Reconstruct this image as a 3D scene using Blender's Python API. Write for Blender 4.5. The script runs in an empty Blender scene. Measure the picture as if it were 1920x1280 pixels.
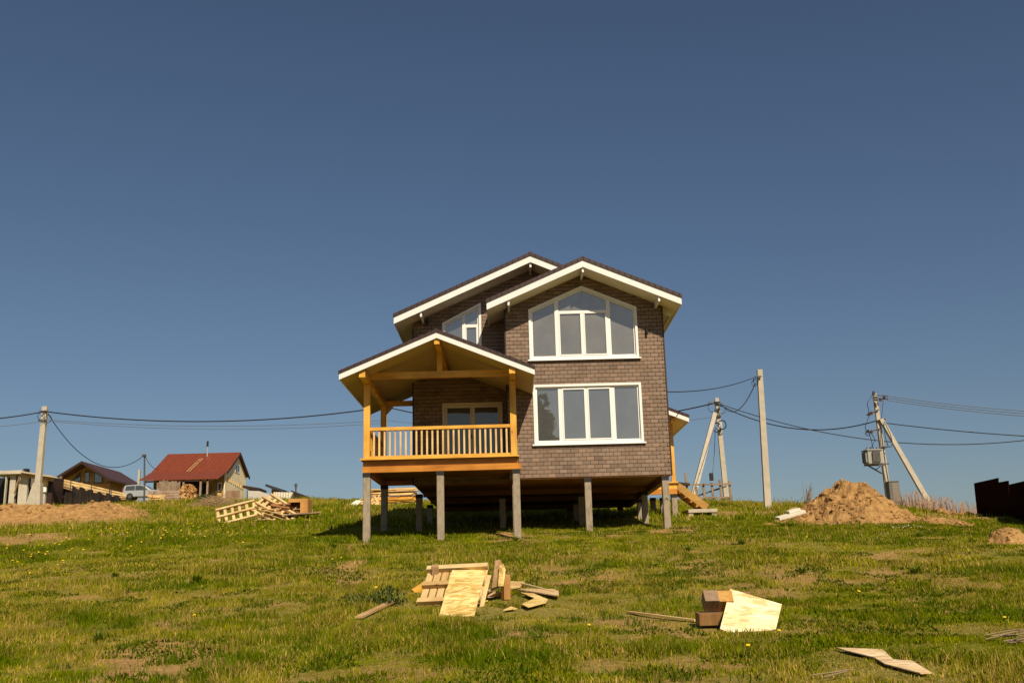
import bpy, math, random
import numpy as np
from mathutils import Vector, Matrix, Euler

random.seed(7)
RNG = np.random.default_rng(11)
scene = bpy.context.scene
C = scene.collection
R = math.radians
PI = math.pi

# ------------------------------------------------------------------ camera
PITCH, ROLL, YAW, F = R(13.33), R(1.5), R(-0.18), 1920.0
CAM = Matrix.Rotation(YAW, 3, 'Z') @ Matrix.Rotation(PI/2 + PITCH, 3, 'X') @ Matrix.Rotation(-ROLL, 3, 'Z')
cd = bpy.data.cameras.new('camera'); cam = bpy.data.objects.new('camera', cd); C.objects.link(cam)
cam.matrix_world = CAM.to_4x4()
cd.sensor_width = 36; cd.lens = 36; cd.clip_end = 6000; cd.clip_start = .1
scene.camera = cam

def P(px, py, Y):
    """point at distance Y in front of the camera seen at photo pixel (used as a measuring tool)"""
    d = CAM @ Vector(((px-960)/F, -(py-640)/F, -1.0))
    return d * (Y/d.y)

# ------------------------------------------------------------------ noise
def vnoise(x, y, seed=0):
    x = np.asarray(x, float); y = np.asarray(y, float)
    xi = np.floor(x).astype(np.int64); yi = np.floor(y).astype(np.int64)
    fx = x-xi; fy = y-yi
    fx = fx*fx*(3-2*fx); fy = fy*fy*(3-2*fy)
    def h(a, b):
        n = (a*374761393 + b*668265263 + seed*1442695041) & 0xffffffff
        n = ((n ^ (n >> 13))*1274126177) & 0xffffffff
        n = n ^ (n >> 16)
        return (n & 0xffff)/65535.0
    return (h(xi, yi)*(1-fx)+h(xi+1, yi)*fx)*(1-fy) + (h(xi, yi+1)*(1-fx)+h(xi+1, yi+1)*fx)*fy

def fbm(x, y, seed=0, o=4):
    s = 0; a = .5; t = 0
    for k in range(o):
        s = s + a*vnoise(np.asarray(x)*2**k, np.asarray(y)*2**k, seed+k*17); t += a; a *= .5
    return s/t

def sstep(a, b, x):
    t = np.clip((np.asarray(x, float)-a)/(b-a), 0, 1)
    return t*t*(3-2*t)

# ------------------------------------------------------------------ terrain
PY_ = [-400, -60, -20, 0, 8, 16, 22, 29, 31, 38.5, 60]
PZ_ = [-6, -3.3, -2.4, -1.65, -1.13, -.47, .29, 1.24, 1.48, 2.31, 4.62]
TX = [-.6, -.48, -.3, -.19, 0, .21, .25, .39, .43, .47, .6]
TE = [4.80, 4.80, 4.88, 4.80, 4.55, 4.2, 4.02, 3.62, 3.2, 3.0, 2.8]
def ground(X, Y):
    X = np.asarray(X, float); Y = np.asarray(Y, float)
    z = np.interp(Y, PY_, PZ_)
    t = X/np.maximum(Y, 20)
    te = np.tan(np.radians(np.interp(t, TX, TE)))
    z60 = te*60
    w = sstep(33, 60, Y)
    z = z + (z60-4.62)*w
    L = sstep(.02, .17, -t)
    sl = L*te*.99 + (1-L)*(-.03)
    z = z - .2*sstep(.36, .46, t)*sstep(24, 36, Y)
    z = z + np.where(Y > 60, sl*np.minimum(Y-60, 95), 0) + np.where(Y > 155, -.035*np.minimum(Y-155, 300), 0)
    near = sstep(160, 60, Y)
    z = z + near*((fbm(X/6, Y/6, 3)-.5)*.16 + (fbm(X/1.3, Y/1.3, 9)-.5)*.07)
    return z
def gz(X, Y): return float(ground(X, Y))
def hit(px, py, y0=6, y1=160):
    """where the line of sight through a pixel meets the ground"""
    d = P(px, py, 1.0); Y = y0
    while Y < y1:
        if gz(d.x*Y, Y) >= d.z*Y: break
        Y += .05
    return Vector((d.x*Y, Y, gz(d.x*Y, Y)))

# worn patches seen in the meadow (photo position, half sizes in metres, strength)
SPOTS = []
for (px, py, rx, ry, k) in [(1400, 963, 2.2, .22, .95), (1330, 968, .8, .15, .8), (300, 1225, .75, .30, .95), (255, 1266, .35, .2, .95), (960, 1184, .45, .2, .8), (1120, 1092, .5, .5, .6), (1180, 1166, .4, .2, .8), (1500, 1080, .6, .5, .7), (1440, 1110, .5, .3, .6), (640, 1068, .5, .4, .8), (660, 1085, .3, .3, .8), (1040, 1060, .5, .5, .6), (1240, 1180, .5, .2, .6), (420, 1262, .6, .2, .6), (700, 1268, .8, .2, .6), (1740, 1085, .8, .5, .6), (60, 1190, .7, .3, .5), (1560, 1172, .7, .25, .6), (1220, 1255, .8, .2, .5), (1330, 1068, .6, .4, .6), (945, 998, .5, .5, .9), (970, 1012, .5, .5, .8), (1265, 994, .7, .5, .8), (675, 1022, .4, .4, .8), (1100, 1000, 1.2, .4, .6), (20, 1012, 1.6, .8, .8)]:
    h_ = hit(px, min(py, 1279)); SPOTS.append((h_.x, h_.y, rx*1.25, ry*4.4, min(1, k*1.15)))
# bare soil amount 0..1
def soil(X, Y):
    X = np.asarray(X, float); Y = np.asarray(Y, float)
    n = fbm(X/2.6+5, Y/1.9, 21)
    s = sstep(.67, .79, n)*.8
    s = np.maximum(s, sstep(.68, .76, fbm(X/.8, Y/.6, 33))*.8)
    for (cx, cy, rx, ry, k) in SPOTS:
        d = np.hypot((X-cx)/rx, (Y-cy)/ry)+1.1*(fbm(X/.45, Y/1.1, 29, 3)-.5)
        s = np.maximum(s, k*sstep(1.1, .55, d))
    t = X/np.maximum(Y, 5)
    # trampled strip on the right near the step and the heap, bank on the left
    s = np.maximum(s, sstep(.5, .62, fbm(X/3, Y/1.2, 5))*sstep(.17, .2, t)*sstep(36, 38, Y)*sstep(50, 46, Y))
    s = np.maximum(s, sstep(.28, .44, fbm(X/3, Y/2, 6))*sstep(.38, .42, t)*sstep(33, 36, Y)*sstep(60, 56, Y))
    s = np.maximum(s, sstep(-.33, -.40, t+.08*(fbm(X/3, Y/3, 8)-.5))*sstep(41, 44, Y+4*(fbm(X/2.5, Y/4, 71)-.5))*sstep(60, 54, Y))
    return s
def dry(X, Y):
    X = np.asarray(X, float); Y = np.asarray(Y, float)
    a = sstep(.33, .64, .6*fbm(X/4, Y/2.4, 41)+.4*fbm(X/.9, Y/.6, 43))
    a = np.maximum(a, .9*sstep(.56, .72, fbm(X/.7, Y/1.6, 47, 4)))
    return np.clip(a*(1-.55*sstep(23, 27, Y)*sstep(44, 38, Y)), 0, 1)

# ------------------------------------------------------------------ object helpers
ORG = {}
def tag(o, label=None, cat=None, group=None, kind=None):
    if label: o['label'] = label
    if cat: o['category'] = cat
    if group: o['group'] = group
    if kind: o['kind'] = kind
    return o
def thing(name, label, cat, loc=(0, 0, 0), rot=(0, 0, 0), group=None):
    o = bpy.data.objects.new(name, None); C.objects.link(o)
    o.empty_display_size = .2
    o.location = loc; o.rotation_euler = rot
    ORG[o.name] = Vector(loc) if tuple(rot) == (0, 0, 0) else Vector((0, 0, 0))
    return tag(o, label, cat, group)
def kids(o): return [c for c in C.objects if c.parent == o]
def copy_tree(o, parent=None):
    c = o.copy(); C.objects.link(c)
    ORG[c.name] = ORG.get(o.name, Vector((0, 0, 0)))
    if parent: c.parent = parent
    for ch in kids(o): copy_tree(ch, c)
    return c

class MB:
    def __init__(s): s.v = []; s.f = []; s.col = []
    def add(s, vs, fs, col=None):
        b = len(s.v); s.v += [tuple(v) for v in vs]; s.f += [tuple(i+b for i in f) for f in fs]
        s.col += [col or (1, 1, 1)]*len(vs)
        return s
    def box(s, x0, x1, y0, y1, z0, z1, col=None):
        vs = [(x0, y0, z0), (x1, y0, z0), (x1, y1, z0), (x0, y1, z0), (x0, y0, z1), (x1, y0, z1), (x1, y1, z1), (x0, y1, z1)]
        return s.add(vs, [(0, 3, 2, 1), (4, 5, 6, 7), (0, 1, 5, 4), (1, 2, 6, 5), (2, 3, 7, 6), (3, 0, 4, 7)], col)
    def obox(s, c, size, rot=(0, 0, 0), col=None):
        m = Euler(rot).to_matrix() if not isinstance(rot, Matrix) else rot
        c = Vector(c); h = Vector(size)/2
        vs = [c + m @ Vector((sx*h.x, sy*h.y, sz*h.z)) for sz in (-1, 1) for sx, sy in ((-1, -1), (1, -1), (1, 1), (-1, 1))]
        return s.add(vs, [(0, 3, 2, 1), (4, 5, 6, 7), (0, 1, 5, 4), (1, 2, 6, 5), (2, 3, 7, 6), (3, 0, 4, 7)], col)
    def beam(s, a, b, w, h, w2=None, h2=None, up=(0, 0, 1), col=None):
        a = Vector(a); b = Vector(b); d = (b-a).normalized(); up = Vector(up)
        if abs(d.dot(up)) > .98: up = Vector((0, 1, 0))
        x = d.cross(up).normalized(); u = x.cross(d)
        w2 = w if w2 is None else w2; h2 = h if h2 is None else h2
        vs = [a+x*sx*w/2+u*su*h/2 for sx, su in ((-1, -1), (1, -1), (1, 1), (-1, 1))] + [b+x*sx*w2/2+u*su*h2/2 for sx, su in ((-1, -1), (1, -1), (1, 1), (-1, 1))]
        return s.add(vs, [(0, 3, 2, 1), (4, 5, 6, 7), (0, 1, 5, 4), (1, 2, 6, 5), (2, 3, 7, 6), (3, 0, 4, 7)], col)
    def prism(s, poly, y0, y1, ax='Y', col=None):
        """closed 2d outline pushed from y0 to y1 along an axis"""
        f = {'Y': lambda p, t: (p[0], t, p[1]), 'X': lambda p, t: (t, p[0], p[1]), 'Z': lambda p, t: (p[0], p[1], t)}[ax]
        n = len(poly)
        vs = [f(p, y0) for p in poly] + [f(p, y1) for p in poly]
        return s.add(vs, [tuple(range(n))[::-1], tuple(range(n, 2*n))] + [(i, (i+1) % n, n+(i+1) % n, n+i) for i in range(n)], col)
    def tube(s, pts, r, n=6, col=None, r1=None):
        pts = [Vector(p) for p in pts]; vs = []; fs = []
        for i, p in enumerate(pts):
            d = (pts[min(i+1, len(pts)-1)]-pts[max(i-1, 0)]).normalized()
            u = Vector((0, 0, 1)) if abs(d.z) < .95 else Vector((0, 1, 0))
            x = d.cross(u).normalized(); y = x.cross(d)
            rr = r if r1 is None else r+(r1-r)*i/(len(pts)-1)
            vs += [p+(x*math.cos(2*PI*k/n)+y*math.sin(2*PI*k/n))*rr for k in range(n)]
        for i in range(len(pts)-1):
            for k in range(n):
                fs.append((i*n+k, i*n+(k+1) % n, (i+1)*n+(k+1) % n, (i+1)*n+k))
        m = (len(pts)-1)*n
        fs += [tuple(range(n))[::-1], tuple(range(m, m+n))]
        return s.add(vs, fs, col)
    def cyl(s, c, r, h, ax='Z', n=16, col=None):
        c = Vector(c); d = {'X': Vector((1, 0, 0)), 'Y': Vector((0, 1, 0)), 'Z': Vector((0, 0, 1))}[ax]
        return s.tube([c-d*h/2, c+d*h/2], r, n, col)
    def build(s, name, m, parent=None, world=True, bevel=0, smooth=False, vcol=False):
        me = bpy.data.meshes.new(name)
        org = ORG.get(parent.name, Vector((0, 0, 0))) if (parent and world) else Vector((0, 0, 0))
        me.from_pydata([(v[0]-org.x, v[1]-org.y, v[2]-org.z) for v in s.v], [], s.f)
        if vcol:
            a = me.color_attributes.new('Col', 'FLOAT_COLOR', 'POINT')
            a.data.foreach_set('color', np.array([(*c, 1) for c in s.col], np.float32).ravel())
        me.update()
        import bmesh
        bm = bmesh.new(); bm.from_mesh(me); bmesh.ops.recalc_face_normals(bm, faces=bm.faces[:]); bm.to_mesh(me); bm.free()
        if smooth: me.polygons.foreach_set('use_smooth', [True]*len(me.polygons))
        o = bpy.data.objects.new(name, me); C.objects.link(o)
        me.materials.append(m)
        if parent: o.parent = parent
        ORG[o.name] = org
        if bevel:
            b = o.modifiers.new('bevel', 'BEVEL'); b.width = bevel; b.segments = 2; b.limit_method = 'ANGLE'
        return o

# ------------------------------------------------------------------ materials
MATS = {}
def new_mat(name):
    m = bpy.data.materials.new(name); m.use_nodes = True
    nt = m.node_tree; b = nt.nodes['Principled BSDF']
    return m, nt, b
def coords(nt, scale=(1, 1, 1), rand=True):
    tc = nt.nodes.new('ShaderNodeTexCoord'); mp = nt.nodes.new('ShaderNodeMapping')
    mp.inputs['Scale'].default_value = scale
    if rand:
        oi = nt.nodes.new('ShaderNodeObjectInfo'); mu = nt.nodes.new('ShaderNodeVectorMath'); mu.operation = 'SCALE'
        cm = nt.nodes.new('ShaderNodeCombineXYZ')
        for k in range(3): nt.links.new(oi.outputs['Random'], cm.inputs[k])
        nt.links.new(cm.outputs[0], mu.inputs[0]); mu.inputs['Scale'].default_value = 37.0
        nt.links.new(mu.outputs[0], mp.inputs['Location'])
    nt.links.new(tc.outputs['Object'], mp.inputs['Vector'])
    return mp.outputs['Vector']
def noise(nt, vec, sc, det=5, rough=.6, dist=0):
    n = nt.nodes.new('ShaderNodeTexNoise'); n.inputs['Scale'].default_value = sc; n.inputs['Detail'].default_value = det
    n.inputs['Roughness'].default_value = rough; n.inputs['Distortion'].default_value = dist
    nt.links.new(vec, n.inputs['Vector']); return n.outputs['Fac']
def ramp(nt, fac, stops):
    r = nt.nodes.new('ShaderNodeValToRGB'); e = r.color_ramp.elements
    while len(e) < len(stops): e.new(.5)
    for k, (p, c) in enumerate(stops):
        e[k].position = p; e[k].color = (*c, 1)
    nt.links.new(fac, r.inputs['Fac']); return r.outputs['Color']
def bump(nt, b, h, strength=.3, dist=.02):
    n = nt.nodes.new('ShaderNodeBump'); n.inputs['Strength'].default_value = strength; n.inputs['Distance'].default_value = dist
    nt.links.new(h, n.inputs['Height']); nt.links.new(n.outputs[0], b.inputs['Normal'])
def sc3(c, k): return tuple(min(1, x*k) for x in c)

def surf(name, col, rough=.6, var=.25, sc=6, bmp=.15, scale=(1, 1, 1), spec=.3, metal=0, dark=None, dist=.01):
    m, nt, b = new_mat(name)
    v = coords(nt, scale)
    f = noise(nt, v, sc, 6, .65)
    c = ramp(nt, f, [(.28, dark or sc3(col, 1-var)), (.5, col), (.75, sc3(col, 1+var))])
    nt.links.new(c, b.inputs['Base Color'])
    b.inputs['Roughness'].default_value = rough; b.inputs['Specular IOR Level'].default_value = spec; b.inputs['Metallic'].default_value = metal
    if bmp: bump(nt, b, noise(nt, v, sc*6, 4, .6), bmp, dist)
    return m
def wood(name, col, ax='X', rough=.55, var=.3, dark=.55, spec=.3, knots=True):
    m, nt, b = new_mat(name)
    s = {'X': (.5, 9, 9), 'Y': (9, .5, 9), 'Z': (9, 9, .5)}[ax]
    v = coords(nt, s)
    f = noise(nt, v, 2.2, 6, .6, .6)
    c = ramp(nt, f, [(.25, sc3(col, 1-var)), (.5, col), (.78, sc3(col, 1+var*.8))])
    v2 = coords(nt, (1, 1, 1))
    blot = noise(nt, v2, 1.4, 3, .5)
    mx = nt.nodes.new('ShaderNodeMix'); mx.data_type = 'RGBA'; mx.blend_type = 'MULTIPLY'; mx.inputs[0].default_value = .8
    nt.links.new(c, mx.inputs[6]); nt.links.new(ramp(nt, blot, [(.35, (.70, .58, .44)), (.6, (1, 1, 1))]), mx.inputs[7])
    out = mx.outputs[2]
    if knots:
        vo = nt.nodes.new('ShaderNodeTexVoronoi'); vo.inputs['Scale'].default_value = 3.5
        sk = {'X': (.5, 1, 1), 'Y': (1, .5, 1), 'Z': (1, 1, .5)}[ax]
        nt.links.new(coords(nt, sk), vo.inputs['Vector'])
        m2 = nt.nodes.new('ShaderNodeMix'); m2.data_type = 'RGBA'; m2.blend_type = 'MULTIPLY'; m2.inputs[0].default_value = .7
        nt.links.new(out, m2.inputs[6]); nt.links.new(ramp(nt, vo.outputs['Distance'], [(.04, (.35, .2, .1)), (.1, (1, 1, 1))]), m2.inputs[7])
        out = m2.outputs[2]
    nt.links.new(out, b.inputs['Base Color'])
    b.inputs['Roughness'].default_value = rough; b.inputs['Specular IOR Level'].default_value = spec
    bump(nt, b, f, .25, .01)
    return m
def vcolmat(name, rough=.8, trans=0, var=.2, sc=20, spec=.15, bmp=0):
    m, nt, b = new_mat(name)
    a = nt.nodes.new('ShaderNodeVertexColor'); a.layer_name = 'Col'
    mx = nt.nodes.new('ShaderNodeMix'); mx.data_type = 'RGBA'; mx.blend_type = 'MULTIPLY'; mx.inputs[0].default_value = 1
    v = coords(nt, rand=False); f = noise(nt, v, sc, 5, .7)
    nt.links.new(a.outputs['Color'], mx.inputs[6]); nt.links.new(ramp(nt, f, [(.3, (1-var,)*3), (.7, (1+var,)*3)]), mx.inputs[7])
    nt.links.new(mx.outputs[2], b.inputs['Base Color']); b.inputs['Roughness'].default_value = rough; b.inputs['Specular IOR Level'].default_value = spec
    if bmp: bump(nt, b, f, bmp, .01)
    if trans:
        t = nt.nodes.new('ShaderNodeBsdfTranslucent'); s = nt.nodes.new('ShaderNodeMixShader'); s.inputs[0].default_value = trans
        nt.links.new(mx.outputs[2], t.inputs['Color'])
        out = nt.nodes['Material Output']
        nt.links.new(b.outputs[0], s.inputs[1]); nt.links.new(t.outputs[0], s.inputs[2]); nt.links.new(s.outputs[0], out.inputs['Surface'])
    return m
def osb(name, c0, c1):
    m, nt, b = new_mat(name)
    v = coords(nt, (1, 1, 1))
    vo = nt.nodes.new('ShaderNodeTexVoronoi'); vo.inputs['Scale'].default_value = 16
    mp = nt.nodes.new('ShaderNodeMapping'); mp.inputs['Scale'].default_value = (.5, 1.5, 1.5); mp.inputs['Rotation'].default_value = (0, 0, .5)
    nt.links.new(v, mp.inputs['Vector'])
    nz = nt.nodes.new('ShaderNodeTexNoise'); nz.inputs['Scale'].default_value = 4; nt.links.new(mp.outputs[0], nz.inputs['Vector'])
    ad = nt.nodes.new('ShaderNodeMix'); ad.data_type = 'VECTOR'; ad.inputs[0].default_value = .35
    nt.links.new(mp.outputs[0], ad.inputs[4]); nt.links.new(nz.outputs['Color'], ad.inputs[5])
    nt.links.new(ad.outputs[1], vo.inputs['Vector'])
    sp = nt.nodes.new('ShaderNodeSeparateColor'); nt.links.new(vo.outputs['Color'], sp.inputs[0])
    c = ramp(nt, sp.outputs[0], [(.05, sc3(c0, .8)), (.25, c0), (.6, c1), (.95, sc3(c1, 1.1))])
    mx = nt.nodes.new('ShaderNodeMix'); mx.data_type = 'RGBA'; mx.blend_type = 'MULTIPLY'; mx.inputs[0].default_value = .8
    nt.links.new(c, mx.inputs[6]); nt.links.new(ramp(nt, noise(nt, v, 2.2, 4), [(.35, (.78, .7, .55)), (.6, (1, 1, 1))]), mx.inputs[7])
    nt.links.new(mx.outputs[2], b.inputs['Base Color']); b.inputs['Roughness'].default_value = .6
    bump(nt, b, sp.outputs[1], .25, .004)
    return m
def stripes(name, col, ax=1, period=.1, rough=.5, depth=.5, gap=.1, spec=.3, var=.1):
    """panels with narrow grooves: vinyl soffit, profiled sheet"""
    m, nt, b = new_mat(name)
    v = coords(nt, rand=False)
    sp = nt.nodes.new('ShaderNodeSeparateXYZ'); nt.links.new(v, sp.inputs[0])
    d = nt.nodes.new('ShaderNodeMath'); d.operation = 'DIVIDE'; d.inputs[1].default_value = period; nt.links.new(sp.outputs[ax], d.inputs[0])
    fr = nt.nodes.new('ShaderNodeMath'); fr.operation = 'FRACT'; nt.links.new(d.outputs[0], fr.inputs[0])
    pp = nt.nodes.new('ShaderNodeMath'); pp.operation = 'PINGPONG'; pp.inputs[1].default_value = .5; nt.links.new(fr.outputs[0], pp.inputs[0])
    h = ramp(nt, pp.outputs[0], [(gap*.4, (0, 0, 0)), (gap, (1, 1, 1))])
    c = ramp(nt, noise(nt, v, 2, 4), [(.3, sc3(col, 1-var)), (.7, sc3(col, 1+var))])
    mx = nt.nodes.new('ShaderNodeMix'); mx.data_type = 'RGBA'; mx.blend_type = 'MULTIPLY'; mx.inputs[0].default_value = .5
    nt.links.new(c, mx.inputs[6]); nt.links.new(h, mx.inputs[7])
    nt.links.new(mx.outputs[2], b.inputs['Base Color']); b.inputs['Roughness'].default_value = rough; b.inputs['Specular IOR Level'].default_value = spec
    bump(nt, b, h, depth, .012)
    return m
def glass(name, tint=(.11, .115, .125), refl=.3, rough=.015, wav=.006):
    m, nt, b = new_mat(name)
    out = nt.nodes['Material Output']
    v = coords(nt); f = noise(nt, v, 1.1, 2, .5)
    nt.links.new(ramp(nt, noise(nt, v, 1.3, 4), [(.3, sc3(tint, .72)), (.7, sc3(tint, 1.28))]), b.inputs['Base Color'])
    b.inputs['Roughness'].default_value = .5
    g = nt.nodes.new('ShaderNodeBsdfGlossy'); g.inputs['Roughness'].default_value = rough; g.inputs['Color'].default_value = (.98, .90, .78, 1)
    bn = nt.nodes.new('ShaderNodeBump'); bn.inputs['Strength'].default_value = 1; bn.inputs['Distance'].default_value = wav
    nt.links.new(f, bn.inputs['Height']); nt.links.new(bn.outputs[0], g.inputs['Normal'])
    s = nt.nodes.new('ShaderNodeMixShader'); s.inputs[0].default_value = refl
    nt.links.new(b.outputs[0], s.inputs[1]); nt.links.new(g.outputs[0], s.inputs[2]); nt.links.new(s.outputs[0], out.inputs['Surface'])
    return m

WHITE = surf('white trim paint', (.70, .69, .66), .45, .05, 3, .03)
PVC = surf('white plastic frame', (.75, .74, .71), .35, .03, 3, 0)
CREAMPVC = surf('cream plastic frame', (.66, .58, .42), .4, .04, 3, 0)
ROOFB = stripes('dark brown roof sheet', (.045, .022, .02), 0, .18, .45, .4, .12)
BROWNTRIM = surf('dark brown trim', (.035, .018, .014), .5, .2, 5, .05)
SOFFIT = stripes('cream soffit boards', (.82, .74, .57), 1, .12, .55, .6, .12)
SOFFITX = stripes('cream eave soffit', (.68, .60, .45), 1, .12, .55, .6, .12)
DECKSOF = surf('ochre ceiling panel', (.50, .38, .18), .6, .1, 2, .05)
SHING = vcolmat('granular shingle', .9, 0, .22, 60, .1, .3)
OR = (.72, .385, .06)
OWX, OWY, OWZ = [wood('orange stained timber '+a, OR, a, .45, .28) for a in 'XYZ']
ODX = wood('darker stained fascia timber', (.50, .20, .025), 'X', .45, .3)
YWX, YWY, YWZ = [wood('fresh softwood '+a, (.66, .46, .20), a, .65, .25, knots=True) for a in 'XYZ']
PALX, PALY = [wood('pallet softwood '+a, (.62, .45, .22), a, .7, .3) for a in 'XY']
GRWX, GRWZ = [wood('weathered grey board '+a, (.27, .20, .14), a, .8, .35) for a in 'XZ']
BRBOX = wood('brown stained beam offcut', (.25, .135, .045), 'Z', .6, .4)
OFFT = wood('tan beam end', (.42, .28, .15), 'X', .7, .3)
CONC = surf('grey pile concrete', (.29, .235, .17), .85, .22, 5, .3, (2, 2, 1), dark=(.17, .135, .095))
CONCL = surf('pale pole concrete', (.42, .37, .29), .85, .15, 3, .25)
CONCW = surf('cast concrete wall', (.45, .40, .31), .85, .2, 1.2, .3)
BLACK = surf('black bitumen', (.014, .012, .011), .6, .3, 8, .1)
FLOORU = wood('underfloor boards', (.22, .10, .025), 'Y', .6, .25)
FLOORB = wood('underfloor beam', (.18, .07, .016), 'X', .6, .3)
OSBY = osb('yellow strand board', (.62, .40, .11), (.78, .60, .25))
OSBP = osb('pale strand board', (.74, .58, .28), (.84, .74, .46))
FOAM = surf('white foam board', (.74, .70, .60), .8, .08, 4, .1)
CABLE = surf('black cable', (.02, .02, .022), .5, .1, 3, 0)
WIRE = surf('bare grey wire', (.12, .12, .13), .5, .1, 3, 0)
STEEL = surf('dark galvanised steel', (.10, .095, .09), .5, .2, 6, .05, metal=.4)
PORC = surf('brown porcelain insulator', (.08, .03, .02), .25, .1, 6, 0, spec=.6)
GREYBOX = surf('light grey painted tank', (.42, .41, .38), .5, .1, 4, .05)
CABINET = surf('grey steel cabinet', (.12, .105, .09), .55, .15, 3, .05)
GLASS = glass('window glass', (.060, .058, .055), .30)
GLASSU = glass('filmed window glass', (.100, .088, .070), .22, .05, .03)
GLASSD = glass('shaded door glass', (.018, .02, .012), .09)
GLASSF = glass('far window glass', (.035, .042, .055), .18)

# ------------------------------------------------------------------ world and sun
SUN_EL, SUN_AZ = R(41.5), R(20)          # azimuth: to the right of straight behind the camera
w = bpy.data.worlds.new('World'); scene.world = w; w.use_nodes = True
nt = w.node_tree; bg = nt.nodes['Background']
sky = nt.nodes.new('ShaderNodeTexSky'); sky.sky_type = 'NISHITA'; sky.sun_disc = False
sky.sun_elevation = SUN_EL
sky.sun_rotation = PI - SUN_AZ
sky.air_density = 1.0; sky.dust_density = 1.0; sky.ozone_density = 2.8; sky.altitude = 300
nt.links.new(sky.outputs[0], bg.inputs[0]); bg.inputs[1].default_value = .05
sd = bpy.data.lights.new('sun', 'SUN'); sd.energy = 5.0; sd.angle = R(.53); sd.color = (1, .87, .66)
so = bpy.data.objects.new('sun', sd); C.objects.link(so)
sdir = Vector((math.sin(SUN_AZ)*math.cos(SUN_EL), -math.cos(SUN_AZ)*math.cos(SUN_EL), math.sin(SUN_EL)))
so.rotation_euler = sdir.to_track_quat('Z', 'Y').to_euler()
scene.view_settings.view_transform = 'Standard'; scene.view_settings.look = 'None'
scene.view_settings.exposure = .2; scene.view_settings.gamma = 1

# ------------------------------------------------------------------ ground sheet
def axis(pts):
    out = []
    for (a, b, s) in pts:
        out += list(np.arange(a, b, s))
    return np.array(out + [pts[-1][1]])
gx = axis([(-400, -120, 40), (-120, -45, 3), (-45, 45, .45), (45, 120, 3), (120, 400, 40)])
gy = axis([(-400, -60, 40), (-60, 8, 4), (8, 62, .4), (62, 160, 3), (160, 1200, 60)])
GX, GY = np.meshgrid(gx, gy)
GZ = ground(GX, GY)
nx, ny = len(gx), len(gy)
me = bpy.data.meshes.new('ground')
co = np.stack([GX, GY, GZ], -1).reshape(-1, 3)
idx = np.arange(nx*ny).reshape(ny, nx)
fs = np.stack([idx[:-1, :-1], idx[:-1, 1:], idx[1:, 1:], idx[1:, :-1]], -1).reshape(-1, 4)
me.from_pydata(co.tolist(), [], fs.tolist())
at_ = me.attributes.new('soil', 'FLOAT', 'POINT'); at_.data.foreach_set('value', soil(GX, GY).ravel().astype(np.float32))
at_ = me.attributes.new('dry', 'FLOAT', 'POINT'); at_.data.foreach_set('value', dry(GX, GY).ravel().astype(np.float32))
me.polygons.foreach_set('use_smooth', [True]*len(me.polygons))
m, nt, b = new_mat('meadow ground')
v = coords(nt, rand=False)
f1 = noise(nt, v, 9, 7, .75); f2 = noise(nt, v, 1.1, 5, .6)
gcol = ramp(nt, f1, [(.3, (.07, .075, .003)), (.5, (.15, .15, .005)), (.7, (.23, .195, .02))])
dcol = ramp(nt, f1, [(.3, (.12, .10, .018)), (.5, (.24, .19, .045)), (.72, (.36, .28, .10))])
scol = ramp(nt, f1, [(.3, (.20, .105, .04)), (.5, (.38, .22, .085)), (.72, (.50, .32, .14))])
def attr(n):
    a = nt.nodes.new('ShaderNodeAttribute'); a.attribute_name = n; return a.outputs['Fac']
def mixc(fac, a, b_, nt=nt):
    x = nt.nodes.new('ShaderNodeMix'); x.data_type = 'RGBA'
    nt.links.new(fac, x.inputs[0]); nt.links.new(a, x.inputs[6]); nt.links.new(b_, x.inputs[7]); return x.outputs[2]
c = mixc(attr('dry'), gcol, dcol); c = mixc(attr('soil'), c, scol)
nt.links.new(c, b.inputs['Base Color']); b.inputs['Roughness'].default_value = .95; b.inputs['Specular IOR Level'].default_value = .1
bump(nt, b, f1, .9, .05)
me.materials.append(m)
go = bpy.data.objects.new('ground', me); C.objects.link(go); tag(go, kind='structure')

# ------------------------------------------------------------------ grass
GRASS = vcolmat('grass blades', .9, .35, .1, 3, 0)
def blades(name, X, Y, H, W, colr, lean=.5):
    n = len(X)
    H = H*lowmul(X, Y)
    Z = ground(X, Y) - .01
    a = RNG.uniform(0, 2*PI, n); la = RNG.uniform(0, 2*PI, n); l = np.abs(RNG.normal(0, lean, n))*H
    dx, dy = np.cos(a)*W/2, np.sin(a)*W/2
    tx, ty = np.cos(la)*l, np.sin(la)*l
    v = np.empty((n, 5, 3), np.float32)
    v[:, 0] = np.stack([X-dx, Y-dy, Z], -1); v[:, 1] = np.stack([X+dx, Y+dy, Z], -1)
    v[:, 2] = np.stack([X+dx*.7+tx*.35, Y+dy*.7+ty*.35, Z+H*.6], -1)
    v[:, 3] = np.stack([X-dx*.7+tx*.35, Y-dy*.7+ty*.35, Z+H*.6], -1)
    v[:, 4] = np.stack([X+tx, Y+ty, Z+H], -1)
    base = np.arange(n)[:, None]*5
    me = bpy.data.meshes.new(name)
    me.vertices.add(n*5); me.vertices.foreach_set('co', v.ravel())
    loops = np.concatenate([base+np.array([0, 1, 2, 3]), base+np.array([3, 2, 4])], 1).astype(np.int32).ravel()
    me.loops.add(n*7); me.loops.foreach_set('vertex_index', loops)
    ls = (np.arange(n)[:, None]*7+np.array([0, 4])).astype(np.int32).ravel()
    me.polygons.add(n*2); me.polygons.foreach_set('loop_start', ls)
    me.update(calc_edges=True)
    ca = me.color_attributes.new('Col', 'FLOAT_COLOR', 'POINT')
    cc = np.ones((n, 5, 4), np.float32); cc[:, :, :3] = colr[:, None, :]
    ca.data.foreach_set('color', cc.ravel())
    me.materials.append(GRASS)
    o = bpy.data.objects.new(name, me); C.objects.link(o)
    return o
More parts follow.
